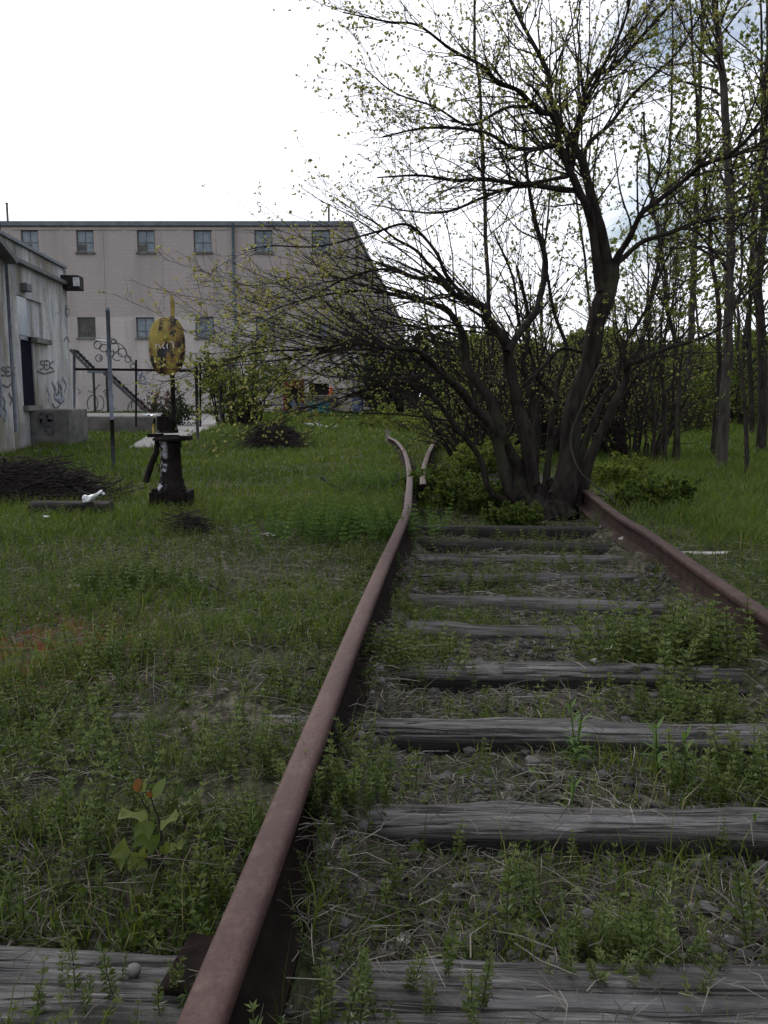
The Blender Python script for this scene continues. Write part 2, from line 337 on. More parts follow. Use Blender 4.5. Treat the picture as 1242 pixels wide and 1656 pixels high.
def m_shed():
    m, nt, b = newmat('stained_whitewash', 0.92, 0.15)
    c = mix(nt, noise(nt, 1.1, (1, 1, 0.45), detail=8, lo=0.40, hi=0.60), (0.25, 0.228, 0.185), (0.58, 0.575, 0.57))
    c = mix(nt, noise(nt, 2.6, (1, 1, 0.5), detail=8, lo=0.5, hi=0.68), c, (0.36, 0.38, 0.44))
    c = mix(nt, noise(nt, 4, (1, 1, 0.13), lo=0.52, hi=0.8), c, (0.12, 0.11, 0.09))
    c = mix(nt, noise(nt, 14, lo=0.55, hi=0.8), c, (0.15, 0.14, 0.13))
    setc(nt, b, c); bump(nt, b, noise(nt, 25, lo=0, hi=1), 0.3, 0.01); return m
M['shed'] = m_shed()
def m_glass(name, c1, c2):
    m, nt, b = newmat(name, 0.25, 0.5); setc(nt, b, mix(nt, noise(nt, 2.2, lo=0.4, hi=0.6), c1, c2)); return m
M['pane'] = m_glass('frosted_blue_pane', (0.15, 0.19, 0.23), (0.24, 0.29, 0.33)); M['pane_dark'] = m_glass('dark_pane', (0.03, 0.03, 0.025), (0.08, 0.075, 0.06))
M['frame'] = simple('grey_window_frame', (0.10, 0.105, 0.11), (0.16, 0.165, 0.17), 5, 0.7)
def m_sign():
    m, nt, b = newmat('rusted_yellow_paint', 0.45, 0.4)
    y = mix(nt, noise(nt, 12), (0.25, 0.19, 0.03), (0.40, 0.31, 0.065))
    y = mix(nt, noise(nt, 9, (1, 1, 0.45), detail=5, lo=0.46, hi=0.60), y, (0.085, 0.025, 0.014))
    y = mix(nt, noise(nt, 7.5, (1, 1, 0.75), detail=5, lo=0.53, hi=0.555), y, (0.012, 0.010, 0.009))
    setc(nt, b, y); bump(nt, b, noise(nt, 30, lo=0, hi=1), 0.2, 0.003); return m
M['sign'] = m_sign()
def m_pedestal():
    m, nt, b = newmat('iron_with_white_paint', 0.85, 0.15)
    t = nt.nodes.new('ShaderNodeTexCoord'); sp = nt.nodes.new('ShaderNodeSeparateXYZ'); nt.links.new(t.outputs['Object'], sp.inputs[0])
    ml = nt.nodes.new('ShaderNodeMapRange'); ml.inputs['From Min'].default_value = 0.0; ml.inputs['From Max'].default_value = -0.03
    nt.links.new(sp.outputs['X'], ml.inputs['Value'])
    mu = nt.nodes.new('ShaderNodeMath'); mu.operation = 'MULTIPLY'; nt.links.new(ml.outputs['Result'], mu.inputs[0]); nt.links.new(noise(nt, 6.5, (1, 1, 1.5), detail=6, lo=0.52, hi=0.57), mu.inputs[1])
    c = mix(nt, mu.outputs[0], mix(nt, noise(nt, 14), (0.006, 0.005, 0.005), (0.02, 0.015, 0.013)), (0.42, 0.42, 0.47)); setc(nt, b, c); return m
M['pedestal'] = m_pedestal()

# ------------------------------------------------------------------ numpy value noise and small vector helpers
_R = np.random.default_rng(5).random((256, 256))
def vnoise(x, y, sc):
    x = np.asarray(x) * sc + 1000.3; y = np.asarray(y) * sc + 1000.7
    xi = np.floor(x).astype(int); yi = np.floor(y).astype(int); fx = x - xi; fy = y - yi
    fx = fx * fx * (3 - 2 * fx); fy = fy * fy * (3 - 2 * fy)
    a = _R[xi % 256, yi % 256]; b = _R[(xi + 1) % 256, yi % 256]; c = _R[xi % 256, (yi + 1) % 256]; d = _R[(xi + 1) % 256, (yi + 1) % 256]
    return (a * (1 - fx) + b * fx) * (1 - fy) + (c * (1 - fx) + d * fx) * fy
def fbm(x, y, sc): return (vnoise(x, y, sc) + 0.5 * vnoise(x + 7, y - 3, sc * 2.1) + 0.25 * vnoise(x - 5, y + 9, sc * 4.3)) / 1.75
def nrm(a): a = np.asarray(a, float); return a / (np.linalg.norm(a, axis=-1, keepdims=True) + 1e-9)
def smooth_path(pts, n):
    pts = np.array(pts, float); k = len(pts)
    e = np.vstack([2 * pts[0] - pts[1], pts, 2 * pts[-1] - pts[-2]])
    out = []
    for t in np.linspace(0, k - 1, n):
        i = min(int(t), k - 2); u = t - i; p0, p1, p2, p3 = e[i], e[i + 1], e[i + 2], e[i + 3]
        out.append(0.5 * (2 * p1 + (p2 - p0) * u + (2 * p0 - 5 * p1 + 4 * p2 - p3) * u * u + (3 * p1 - p0 - 3 * p2 + p3) * u ** 3))
    return np.array(out)

# ------------------------------------------------------------------ the track: paths of the rails
ZR = 0.17
left_px = [(318,1656),(420,1400),(481,1246),(540,1100),(581,1000),(622,905),(643,860),(658,824),(661,799),(662.5,776),(662,764),(658.5,743),(652,726),(641,713),(628,706)]
left_c = [G(x, y, ZR)[:2] for x, y in left_px]
d0 = left_c[0] - left_c[1]; left_c = [left_c[0] + d0 * 3.0] + left_c
left_path = smooth_path(left_c, 160)
right_c = [G(x, y, ZR)[:2] for x, y in [(1242,992),(1115,906),(1047,859),(1001,832),(955,797)]]
dr = nrm(right_c[0] - right_c[-1])
right_path = np.vstack([right_c[0] + dr * t for t in (4.0, 2.5, 1.2)] + right_c + [right_c[-1] - dr * t for t in (0.5, 1.0, 1.4)])
right_path = smooth_path(right_path, 60)
branch_c = [G(x, y, ZR)[:2] for x, y in [(684,783),(684,776),(683.7,766),(686.6,751),(693,731.5),(700,718),(706,708),(711,700)]]
branch_path = smooth_path(branch_c, 40)
o_ = np.argsort(left_path[:, 1]); LY, LX = left_path[o_, 1], left_path[o_, 0]
o_ = np.argsort(right_path[:, 1]); RY, RX = right_path[o_, 1], right_path[o_, 0]
def xl(y): return np.interp(y, LY, LX)
def xr(y): return np.interp(y, RY, RX)
def gz(x, y):
    x = np.asarray(x, float); y = np.asarray(y, float)
    a, b = xl(y) + 0.06, xr(y) - 0.06
    inn = np.clip(np.minimum(x - a, b - x) / 0.10 + 0.5, 0, 1) * np.clip((16 - y) / 5, 0, 1)
    out = 0.014 - 0.07 * np.clip((1.7 - y) / 0.4, 0, 1) * (x < a)
    z = out * (1 - inn) - 0.065 * inn
    z = z + (fbm(x, y, 1.7) - 0.5) * 0.07 + (fbm(x, y, 9.0) - 0.5) * 0.025
    z = z + (0.085 * np.exp(-((x - xl(y) - .095) / .05) ** 2) + 0.10 * np.exp(-((x - xr(y) + .09) / .06) ** 2) + 0.05 * np.exp(-((x - xr(y) - .09) / .06) ** 2)) * np.clip((7 - y) / 2, 0, 1)
    far = np.clip((y - 9) / 8, 0, 1) * (x < 0)
    return z + 0.03 * far

# ground: one sheet, fine near the camera, to the horizon
xs = np.concatenate([-np.geomspace(6.5, 700, 26)[::-1], np.arange(-6.3, 6.31, 0.07), np.geomspace(6.5, 700, 26)])
ys = np.concatenate([-np.geomspace(2, 400, 12)[::-1], np.arange(-1.8, 0.6, 0.3), np.arange(0.6, 7.0, 0.06), np.geomspace(7.05, 1400, 110)])
XX, YY = np.meshgrid(xs, ys); nx, ny = len(xs), len(ys)
i, j = np.meshgrid(np.arange(nx - 1), np.arange(ny - 1)); k0 = (j * nx + i).ravel()
g = MB(); g.add(np.stack([XX, YY, gz(XX, YY)], -1).reshape(-1, 3), Q=np.stack([k0, k0 + 1, k0 + 1 + nx, k0 + nx], -1))
g.build('ground', M['ground'], smooth=True, props=dict(kind='structure'))

M['rail_top_brown'] = simple('brown_rail_head', (0.035, 0.018, 0.015), (0.075, 0.042, 0.036), 12, 0.7, 0.25, bs=0.5, bscale=100)
def rail_mesh(path, name, label, side_m, top_m=None):
    prof = [(-0.070,0),(0.070,0),(0.070,0.011),(0.022,0.024),(0.009,0.042),(0.009,0.112),(0.0255,0.124),(0.0310,0.130),(0.0310,0.146),(0.0292,0.152),(0.0245,0.1565),(0.0125,0.1583),(0,0.1586),(-0.0125,0.1583),(-0.0245,0.1565),(-0.0292,0.152),(-0.0310,0.146),(-0.0310,0.130),(-0.0255,0.124),(-0.009,0.112),(-0.009,0.042),(-0.022,0.024),(-0.070,0.011)]
    t = nrm(np.gradient(path, axis=0)); nn = np.stack([t[:, 1], -t[:, 0]], -1); n = len(prof); k = len(path)
    V = np.array([[path[i][0] + nn[i][0] * a, path[i][1] + nn[i][1] * a, ZR - 0.1585 + b] for i in range(k) for a, b in prof])
    top = MB(); qs, qt = [], []
    for i in range(k - 1):
        for j in range(n):
            q = [i*n+j, i*n+(j+1)%n, (i+1)*n+(j+1)%n, (i+1)*n+j]; (qt if 7 <= j <= 16 else qs).append(q)
    root = thing(name, label, 'rail', (path[0][0], path[0][1], 0))
    mb = MB(); mb.add(V, Q=qs, m=0); mb.Q.append((np.array(qt), 1))
    mb.T.append((np.array([[0, j + 1, j] for j in range(1, n - 1)]), 0))
    o = mb.build('running_rail', [side_m, top_m or M['rail_top']], smooth=True)
    for p_ in o.data.polygons: p_.use_smooth = p_.material_index == 1
    o.parent = root; o.matrix_parent_inverse = Matrix.Translation(root.location).inverted()
    return root
def put(o, root):
    o.parent = root; o.matrix_parent_inverse = Matrix.Translation(root.location).inverted(); return o
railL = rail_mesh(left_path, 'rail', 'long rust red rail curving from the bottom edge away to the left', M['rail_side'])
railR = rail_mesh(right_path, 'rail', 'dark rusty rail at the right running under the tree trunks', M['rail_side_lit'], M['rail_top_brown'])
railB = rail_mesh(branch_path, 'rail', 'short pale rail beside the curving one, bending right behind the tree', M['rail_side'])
# ------------------------------------------------------------------ ties
rng = np.random.default_rng(11)
def tie(pa, pb, width, xa, xb, label, mat='tie', ztop=0.0, group='timber ties under the rails', rough=1.0, bury=False):
    """far edge through the ground points of two photo pixels, cut at x = xa .. xb"""
    a, b = G(*pa, ztop)[:2], G(*pb, ztop)[:2]; width *= 0.72; t = nrm(b - a); ang = math.atan2(t[1], t[0])
    A = a + t * ((xa - a[0]) / t[0]); B = a + t * ((xb - a[0]) / t[0]); L = np.linalg.norm(B - A)
    n1, n2 = 110, 12; hgt = 0.17; r = np.random.default_rng(int(abs(A[1]) * 1000) + 3)
    ph = r.random(8) * 50
    u = np.linspace(0, 1, n1)
    # cross-section ring: top across with rounded shoulders then down the sides
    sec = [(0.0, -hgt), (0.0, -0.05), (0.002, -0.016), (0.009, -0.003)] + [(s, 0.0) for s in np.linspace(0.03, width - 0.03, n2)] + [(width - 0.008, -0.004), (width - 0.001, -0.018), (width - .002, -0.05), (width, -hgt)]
    ns = len(sec); V = []
    for i, uu in enumerate(u):
        X = uu * L; e = 0.012 * rough
        for (s, z) in sec:
            edge = 1.0 if (s < 0.02 or s > width - 0.02) else 0.0
            nz_ = (fbm(np.array(X * 1.0 + ph[0]), np.array(s * 9 + ph[1]), 3.0) - 0.5)
            groove = -0.010 * rough * max(0, float(vnoise(np.array(X * 0.9 + ph[2]), np.array(s * 60 + ph[3]), 1.0)) - 0.62) * 4
            dz = (float(nz_) * 0.03 * rough + groove - 0.02 * edge * rough * float(vnoise(np.array(X * 5 + ph[4]), np.array(ph[5]), 1.0))) if z > -0.03 else 0
            dy = (float(vnoise(np.array(X * 3.1 + ph[6]), np.array(0 if s < width / 2 else 9.0), 1.0)) - 0.5) * 0.035 * rough
            V.append([X, -s + dy, z + dz])
    V = np.array(V); V[:, 0] -= L / 2; V[:, 1] += width / 2
    Q = [[i*ns+j, (i+1)*ns+j, (i+1)*ns+j+1, i*ns+j+1] for i in range(n1 - 1) for j in range(ns - 1)]
    T = [[0, j, j + 1] for j in range(1, ns - 1)] + [[(n1-1)*ns, (n1-1)*ns + j + 1, (n1-1)*ns + j] for j in range(1, ns - 1)]
    C = (A + B) / 2 + np.array([t[1], -t[0]]) * width / 2
    mb = MB(); mb.add(V, Q=Q, T=T)
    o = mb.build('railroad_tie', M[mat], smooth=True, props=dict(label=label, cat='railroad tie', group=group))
    o.location = (C[0], C[1], ztop); o.rotation_euler = (0, 0, ang)
    return o
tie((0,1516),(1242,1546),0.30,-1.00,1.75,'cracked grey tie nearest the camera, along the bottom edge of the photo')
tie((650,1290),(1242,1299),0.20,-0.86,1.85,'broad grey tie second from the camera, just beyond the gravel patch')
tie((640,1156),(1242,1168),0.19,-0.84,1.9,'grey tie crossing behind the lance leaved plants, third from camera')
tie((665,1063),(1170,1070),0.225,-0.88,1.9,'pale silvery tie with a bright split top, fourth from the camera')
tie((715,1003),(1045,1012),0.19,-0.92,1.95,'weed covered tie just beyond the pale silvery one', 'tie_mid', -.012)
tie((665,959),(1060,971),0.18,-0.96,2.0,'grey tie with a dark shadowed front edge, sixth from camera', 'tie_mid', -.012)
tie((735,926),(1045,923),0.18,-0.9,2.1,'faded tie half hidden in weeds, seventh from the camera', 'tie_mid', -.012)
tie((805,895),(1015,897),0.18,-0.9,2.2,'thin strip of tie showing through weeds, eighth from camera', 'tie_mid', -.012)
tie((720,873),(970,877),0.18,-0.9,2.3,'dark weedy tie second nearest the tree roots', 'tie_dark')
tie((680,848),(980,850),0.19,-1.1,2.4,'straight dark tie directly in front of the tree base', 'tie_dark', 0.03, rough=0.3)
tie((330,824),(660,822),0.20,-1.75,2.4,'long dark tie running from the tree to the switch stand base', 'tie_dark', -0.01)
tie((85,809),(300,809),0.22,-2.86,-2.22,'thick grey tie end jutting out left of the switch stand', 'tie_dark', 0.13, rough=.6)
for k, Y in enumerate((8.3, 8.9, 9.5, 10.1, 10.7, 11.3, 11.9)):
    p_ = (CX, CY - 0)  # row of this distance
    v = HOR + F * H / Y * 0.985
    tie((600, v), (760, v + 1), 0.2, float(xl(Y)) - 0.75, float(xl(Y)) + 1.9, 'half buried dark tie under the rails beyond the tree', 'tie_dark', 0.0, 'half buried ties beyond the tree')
# tie plates under the left rail on the nearest ties
for (py, lab) in ((1575, 'dark tie plate under the left rail on the nearest tie'),):
    y_ = G(400, py)[1]; mb = MB(); mb.box((-.07, 0, 0), (0.13, 0.15, 0.012))
    o = bevel(mb.build('tie_plate', M['rail_side'], props=dict(label=lab, cat='tie plate')), 0.004); o.location = (float(xl(y_)) - 0.01, y_, 0.008); o.rotation_euler = (0, 0, -0.15)
mb = MB(); mb.lathe((0, 0, 0), [(0.009, -0.02), (0.009, -0.004), (0.012, 0.0), (0.014, 0.006), (0.010, 0.011), (0.003, 0.013)], 10)
o = mb.build('track_spike', M['concrete'], smooth=True, props=dict(label='pale round spike head on the nearest tie, left of the rail', cat='spike')); o.location = (*G(216, 1576)[:2], 0.004)

# ------------------------------------------------------------------ switch stand
YS = 7.35; sc_ = YS / F
bx, by = G(277, 822)[:2]
SX = lambda px: (px - 277) * sc_ ; SZ = lambda py: P(277, py, YS)[2]
st = thing('switch_stand', 'old iron railroad switch stand with rusty yellow oval target on a rod', 'switch stand', (bx, YS, 0))
stx = P(277, 760, YS)[0]; st.location = (stx, YS, 0)
def sp(name, mb, mat, par=st, smooth=False, bv=0): 
    o = mb.build(name, mat, smooth=smooth); o.parent = par
    if bv: bevel(o, bv)
    return o
z0, z1 = SZ(824), SZ(794)
mb = MB(); mb.box((0, 0, (z0 + z1) / 2 - 0.02), (0.325, 0.30, z1 - z0 + 0.05)); mb.box((-0.115, -0.12, z1 + 0.01), (0.05, 0.05, 0.05)); mb.box((0.12, -0.12, z1 + 0.01), (0.05, 0.05, 0.05))
sp('base', mb, M['iron'], bv=0.012)
zb, zt = SZ(795), SZ(713); h = zt - zb
mb = MB()
n = 40; prof = [(0, .125), (0.09*h, .120), (0.11*h, .108), (0.24*h, .102), (0.28*h, .092), (0.60*h, .086), (0.86*h, .081), (0.88*h, .092), (0.94*h, .092), (h, .086)]
a = np.arange(n) * 2 * math.pi / n
V = np.array([[r * (1 + 0.035 * math.cos(6 * t)) * math.cos(t), r * (1 + 0.035 * math.cos(6 * t)) * math.sin(t), zb + z] for z, r in prof for t in a])
mb.add(V, Q=[[i*n+j, i*n+(j+1)%n, (i+1)*n+(j+1)%n, (i+1)*n+j] for i in range(len(prof)-1) for j in range(n)])
sp('pedestal', mb, M['pedestal'], smooth=True)
mb = MB(); mb.lathe((0, 0, SZ(713)), [(0.11, 0), (0.148, 0.006), (0.148, 0.022), (0.12, 0.034), (0.08, 0.05)], 24); mb.box((0.13, -0.03, SZ(708)), (0.12, 0.09, 0.035)); mb.box((-0.12, -0.02, SZ(704)), (0.12, 0.09, 0.03))
sp('table_plate', mb, M['iron'])
mb = MB(); mb.lathe((-0.01, 0, SZ(700)), [(0.085, 0), (0.072, 0.05), (0.066, 0.11), (0.045, 0.13)], 18); mb.box((-0.045, -0.03, SZ(684)), (0.09, 0.09, 0.12)); mb.lathe((-0.045, -0.03, SZ(674)), [(0.022, 0), (0.022, 0.02), (0.012, 0.025)], 8)
mb.box((0.085, 0, SZ(684)), (0.06, 0.03, 0.012), ry=-0.3)
sp('gear_housing', mb, M['iron'], bv=0.006)
mb = MB(); mb.tube([(SX(283), 0, SZ(700)), (SX(284), 0, SZ(600)), (SX(286), 0, SZ(512))], [0.022, 0.019, 0.017], 10); sp('spindle', mb, M['iron'], smooth=True)
# oval target, a slightly dished plate with thickness
def plate(wd, ht, th, n=56, p=2.8):
    a = np.linspace(0, 2 * math.pi, n, endpoint=False); c, s = np.cos(a), np.sin(a)
    ex = np.sign(c) * np.abs(c) ** (2 / p) * wd / 2; ez = np.sign(s) * np.abs(s) ** (2 / 2.5) * ht / 2
    ez = ez + ex * 0.06
    rings = [1.0, 0.97, 0.7, 0.4, 0.1]; V = []
    for q in rings: V += [[x * q, -th / 2 - 0.012 * (1 - q * q) + (0.004 if q == 1 else 0), z * q] for x, z in zip(ex, ez)]
    for q in rings[::-1]: V += [[x * q, th / 2 - 0.012 * (1 - q * q), z * q] for x, z in zip(ex, ez)]
    R = len(rings) * 2; Q = [[i*n+j, i*n+(j+1)%n, (i+1)*n+(j+1)%n, (i+1)*n+j] for i in range(R-1) for j in range(n)] + [[(R-1)*n+j, (R-1)*n+(j+1)%n, (j+1)%n, j] for j in range(n)]
    T = [[4*n, 4*n+j, 4*n+j+1] for j in range(1, n-1)] + [[5*n, 5*n+j+1, 5*n+j] for j in range(1, n-1)]
    return V, Q, T
V, Q, T = plate(58 * sc_, 90 * sc_, 0.008); mb = MB(); mb.add(V, Q=Q, T=T)
tg = sp('oval_target', mb, M['sign'], smooth=True); tg.location = (SX(278), -0.028, SZ(560))
mb = MB(); cz = 0.0
u_, v_, n_ = (1, 0, 0), (0, 0, 1), (0, -1, 0)
def strokes(mb, L, w, o, m=0, s=1.0):
    for q in L: mb.ribbon([(a * s, b * s) for a, b in q], w, o, u_, v_, n_, m=m)
k_ = sc_
let = [[(-18,-9),(-18,-1),(-16,-2)], [(-14,0),(-10,-9)], [(-4,0),(-7,-5),(-3,-10)], [(3,0),(1,-4),(2,-9)], [(7,3),(12,2),(13,-9)], [(6,3.4),(11,3.6)], [(-4,3),(-3,1)], [(2,5),(3,4)]]
strokes(mb, [[(a * k_ * .9, (b * .8 + 3.5) * k_) for a, b in q] for q in let], 1.5 * k_, (0, -0.019, 0.0))
o = sp('white_lettering', mb, M['graffiti_white'], par=tg)
mb = MB(); zc = [(-0.013,0),(0.013,0),(0.021,0.06),(0.023,0.14),(0.014,0.19),(-0.004,0.21),(-0.012,0.19),(-0.013,0.14)]
n = len(zc); V = [[x, -0.006, z] for x, z in zc] + [[x, 0.006, z] for x, z in zc]
mb.add(V, Q=[[j, j+n, (j+1)%n+n, (j+1)%n] for j in range(n)], T=[[0, j, j+1] for j in range(1, n-1)] + [[n, n+j+1, n+j] for j in range(1, n-1)])
o = sp('upper_target_blade', mb, M['sign']); o.location = (SX(287), 0, SZ(517))
mb = MB(); mb.tube([(SX(258), -0.05, SZ(712)), (SX(258), -0.07, SZ(730)), (SX(250), -0.09, SZ(748)), (SX(240), -0.1, SZ(778))], [0.02, 0.024, 0.026, 0.028], 8); sp('throw_lever', mb, M['iron'], smooth=True)
mb = MB()
for k in range(9):
    zc = SZ(716) - k * 0.028; xx = SX(260) + 0.012 * math.sin(k); a = np.linspace(0, 2 * math.pi, 9)
    mb.tube(np.stack([xx + 0.009 * np.cos(a) * (k % 2), -0.10 + 0.009 * np.cos(a) * (1 - k % 2), zc + 0.017 * np.sin(a)], -1), 0.0035, 5)
sp('chain', mb, M['iron'])
mb = MB(); mb.tube([(SX(250), 0.02, SZ(705)), (SX(250), 0.02, SZ(690)), (SX(252), 0.02, SZ(676))], [0.01, 0.016, 0.008], 6); sp('handle_latch', mb, M['sign'], smooth=True)

# ------------------------------------------------------------------ warehouse
YB = 49.0; bxr = P(569, 500, YB)[0]; bxl = -40.0; ztop = P(400, 358, YB)[2]; DEP = 75.0; KX = (709 - CX) / F
wh = thing('warehouse', 'long two storey tan brick warehouse with rows of square windows', 'warehouse', (bxr, YB, 0))
def bp(name, mb, mat, par=wh, smooth=False): o = mb.build(name, mat, smooth=smooth); return put(o, wh) if par is wh else par_put(o, par)
def par_put(o, par):
    o.parent = par; bpy.context.view_layer.update(); o.matrix_parent_inverse = par.matrix_world.inverted(); return o
fw = [(px, 372, 30, 36) for px in (48, 137.5, 236, 327.5, 426, 519)] + [(px, 513, 31, 33) for px in (140, 235, 331, 429, 519)] + [(-50, 372, 30, 36), (50, 513, 31, 33), (-45, 513, 31, 33)]
holes = []
for cx_, ty, w_, h_ in fw:
    a = P(cx_ - w_ / 2, ty, YB); b = P(cx_ + w_ / 2, ty + h_, YB); holes.append((a[0], b[0], b[2], a[2]))
door_a = P(458, 614, YB); door_b = P(492, 664, YB); door = (door_a[0], door_b[0], 0.12, door_a[2])
hole_a = P(500, 620, YB); hole_b = P(532, 639, YB); bay = (hole_a[0], hole_b[0], hole_b[2], hole_a[2])
def wall_with_holes(mb, x0, x1, z0, z1, hs, y, th=0.22):
    xs_ = sorted(set([x0, x1] + [h[0] for h in hs] + [h[1] for h in hs])); zs_ = sorted(set([z0, z1] + [h[2] for h in hs] + [h[3] for h in hs]))
    inside = lambda cx, cz: any(h[0] < cx < h[1] and h[2] < cz < h[3] for h in hs)
    for i in range(len(xs_) - 1):
        for j in range(len(zs_) - 1):
            if not inside((xs_[i] + xs_[i+1]) / 2, (zs_[j] + zs_[j+1]) / 2):
                mb.add([[xs_[i], y, zs_[j]], [xs_[i+1], y, zs_[j]], [xs_[i+1], y, zs_[j+1]], [xs_[i], y, zs_[j+1]]], Q=[[0, 1, 2, 3]])
    for x0_, x1_, za, zb_ in hs:
        c = [[x0_, y, za], [x1_, y, za], [x1_, y, zb_], [x0_, y, zb_]]; d = [[p[0], y + th, p[2]] for p in c]
        mb.add(c + d, Q=[[i, i + 4, (i + 1) % 4 + 4, (i + 1) % 4] for i in range(4)])
mb = MB(); wall_with_holes(mb, bxl, bxr, -0.3, ztop - 0.25, holes + [door, bay], YB)
xe = bxr + KX * DEP
mb.add([[bxr, YB, -0.3], [xe, YB + DEP, -0.3], [xe, YB + DEP, ztop - 0.25], [bxr, YB, ztop - 0.25]], Q=[[0, 1, 2, 3]])
mb.add([[bxl, YB, -0.3], [bxl, YB + DEP, -0.3], [bxl, YB + DEP, ztop - 0.25], [bxl, YB, ztop - 0.25], [xe, YB + DEP, -0.3], [xe, YB + DEP, ztop - 0.25]], Q=[[0, 3, 2, 1], [1, 2, 5, 4]])
bp('wall', mb, M['brick'])
mb = MB(); mb.hexa([[bxl, YB - .02, ztop - .3], [bxr + .05, YB - .02, ztop - .3], [xe + .05, YB + DEP, ztop - .3], [bxl, YB + DEP, ztop - .3], [bxl, YB - .02, ztop - .22], [bxr + .05, YB - .02, ztop - .22], [xe + .05, YB + DEP, ztop - .22], [bxl, YB + DEP, ztop - .22]])
bp('roof', mb, M['concrete'])
mb = MB(); mb.box(((bxl + bxr) / 2, YB - 0.02, ztop - 0.12), (bxr - bxl + 0.16, 0.2, 0.24))
mb.hexa([[bxr - .08, YB + .09, ztop - .24], [bxr + .1, YB + .09, ztop - .24], [xe + .1, YB + DEP, ztop - .24], [xe - .08, YB + DEP, ztop - .24], [bxr - .08, YB + .09, ztop], [bxr + .1, YB + .09, ztop], [xe + .1, YB + DEP, ztop], [xe - .08, YB + DEP, ztop]])
bp('coping', mb, M['coping'])
mb = MB()
for px in (20, 170, 263, 350, 468):
    x_ = P(px, 500, YB)[0]; mb.box((x_, YB - 0.012, (ztop - 0.6 + 5.6) / 2 + 0.1), (0.10, 0.03, ztop - 0.7 - 5.5))
x0_, x1_ = P(-80, 360, YB)[0], P(560, 360, YB)[0]
for a, b in ((20, 95), (102, 196), (204, 286), (292, 368), (392, 460), (470, 556)):
    xa, xb = P(a, 366, YB)[0], P(b, 366, YB)[0]; mb.box(((xa + xb) / 2, YB - 0.02, ztop - 0.42), (xb - xa, 0.05, 0.07))
bp('pilaster', mb, M['brick'])
for idx, ((x0_, x1_, za, zb_), (cx_, ty, w_, h_)) in enumerate(zip(holes, fw)):
    y_ = YB + 0.12; low = ty > 450; dark = (cx_ == 140)
    mb = MB(); f_ = 0.06
    mb.box(((x0_ + x1_) / 2, y_, zb_ - f_ / 2), (x1_ - x0_, 0.06, f_)); mb.box(((x0_ + x1_) / 2, y_, za + f_ / 2), (x1_ - x0_, 0.06, f_))
    for xx in (x0_ + f_ / 2, x1_ - f_ / 2): mb.box((xx, y_, (za + zb_) / 2), (f_, 0.058, zb_ - za))
    zr = za + (zb_ - za) * (0.33 if low else 0.45); mb.box(((x0_ + x1_) / 2, y_ - 0.003, zr), (x1_ - x0_, 0.05, 0.035)); mb.box(((x0_ + x1_) / 2, y_ - 0.003, (za + zb_) / 2), (0.03, 0.045, zb_ - za))
    wf = bp('window', mb, M['frame'])
    mb = MB(); mb.box(((x0_ + x1_) / 2, y_ + 0.01, (za + zb_) / 2), (x1_ - x0_, 0.02, zb_ - za)); par_put(mb.build('pane', M['pane_dark'] if dark else M['pane']), wf)
    mb = MB(); mb.box(((x0_ + x1_) / 2, YB - 0.03, za - 0.05), (x1_ - x0_ + 0.12, 0.12, 0.09)); par_put(mb.build('sill', M['concrete']), wf)
    if not low and cx_ < 300:
        mb = MB(); mb.box((x0_ + (x1_ - x0_) * 0.30, y_ - 0.03, za + 0.28), ((x1_ - x0_) * 0.46, 0.04, 0.30)); par_put(mb.build('open_vent', M['pane_dark']), wf)
# windows and downpipe on the long side wall
for dy in (3.0, 9, 15, 21, 27, 33, 39):
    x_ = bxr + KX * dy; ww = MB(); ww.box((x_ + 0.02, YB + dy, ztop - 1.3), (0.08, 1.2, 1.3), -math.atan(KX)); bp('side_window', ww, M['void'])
mb = MB(); xp = P(380, 500, YB)[0]; mb.tube([(xp, YB - 0.12, ztop - 0.1), (xp, YB - 0.12, 6), (xp + 0.02, YB - 0.12, 0)], 0.065, 8); bp('drainpipe', mb, M['blue_pipe'], smooth=True)
for px, py in ((7, 326), (531, 328)):
    q = P(px, py, YB); mb = MB(); mb.tube([(q[0], YB + 0.3, ztop - 0.3), (q[0], YB + 0.3, q[2] - 0.1), (q[0] + 0.01, YB + 0.3, q[2])], [0.06, 0.06, 0.09], 8); bp('vent_pipe', mb, M['concrete'])
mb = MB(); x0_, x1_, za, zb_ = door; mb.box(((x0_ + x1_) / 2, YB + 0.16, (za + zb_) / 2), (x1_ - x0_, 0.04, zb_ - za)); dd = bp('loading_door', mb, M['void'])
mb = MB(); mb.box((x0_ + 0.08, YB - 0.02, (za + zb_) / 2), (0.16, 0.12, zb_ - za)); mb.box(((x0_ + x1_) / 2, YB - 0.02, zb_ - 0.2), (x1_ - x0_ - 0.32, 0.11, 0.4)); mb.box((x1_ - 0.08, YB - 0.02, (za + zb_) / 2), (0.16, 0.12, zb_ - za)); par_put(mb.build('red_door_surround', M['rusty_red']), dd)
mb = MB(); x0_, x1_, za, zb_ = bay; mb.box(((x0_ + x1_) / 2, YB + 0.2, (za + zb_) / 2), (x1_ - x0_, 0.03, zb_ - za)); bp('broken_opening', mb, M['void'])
mb = MB(); q = P(460, 604, YB); mb.box((q[0], YB - 0.2, q[2]), (0.36, 0.4, 0.5)); bp('wall_box', mb, M['rail_side'])
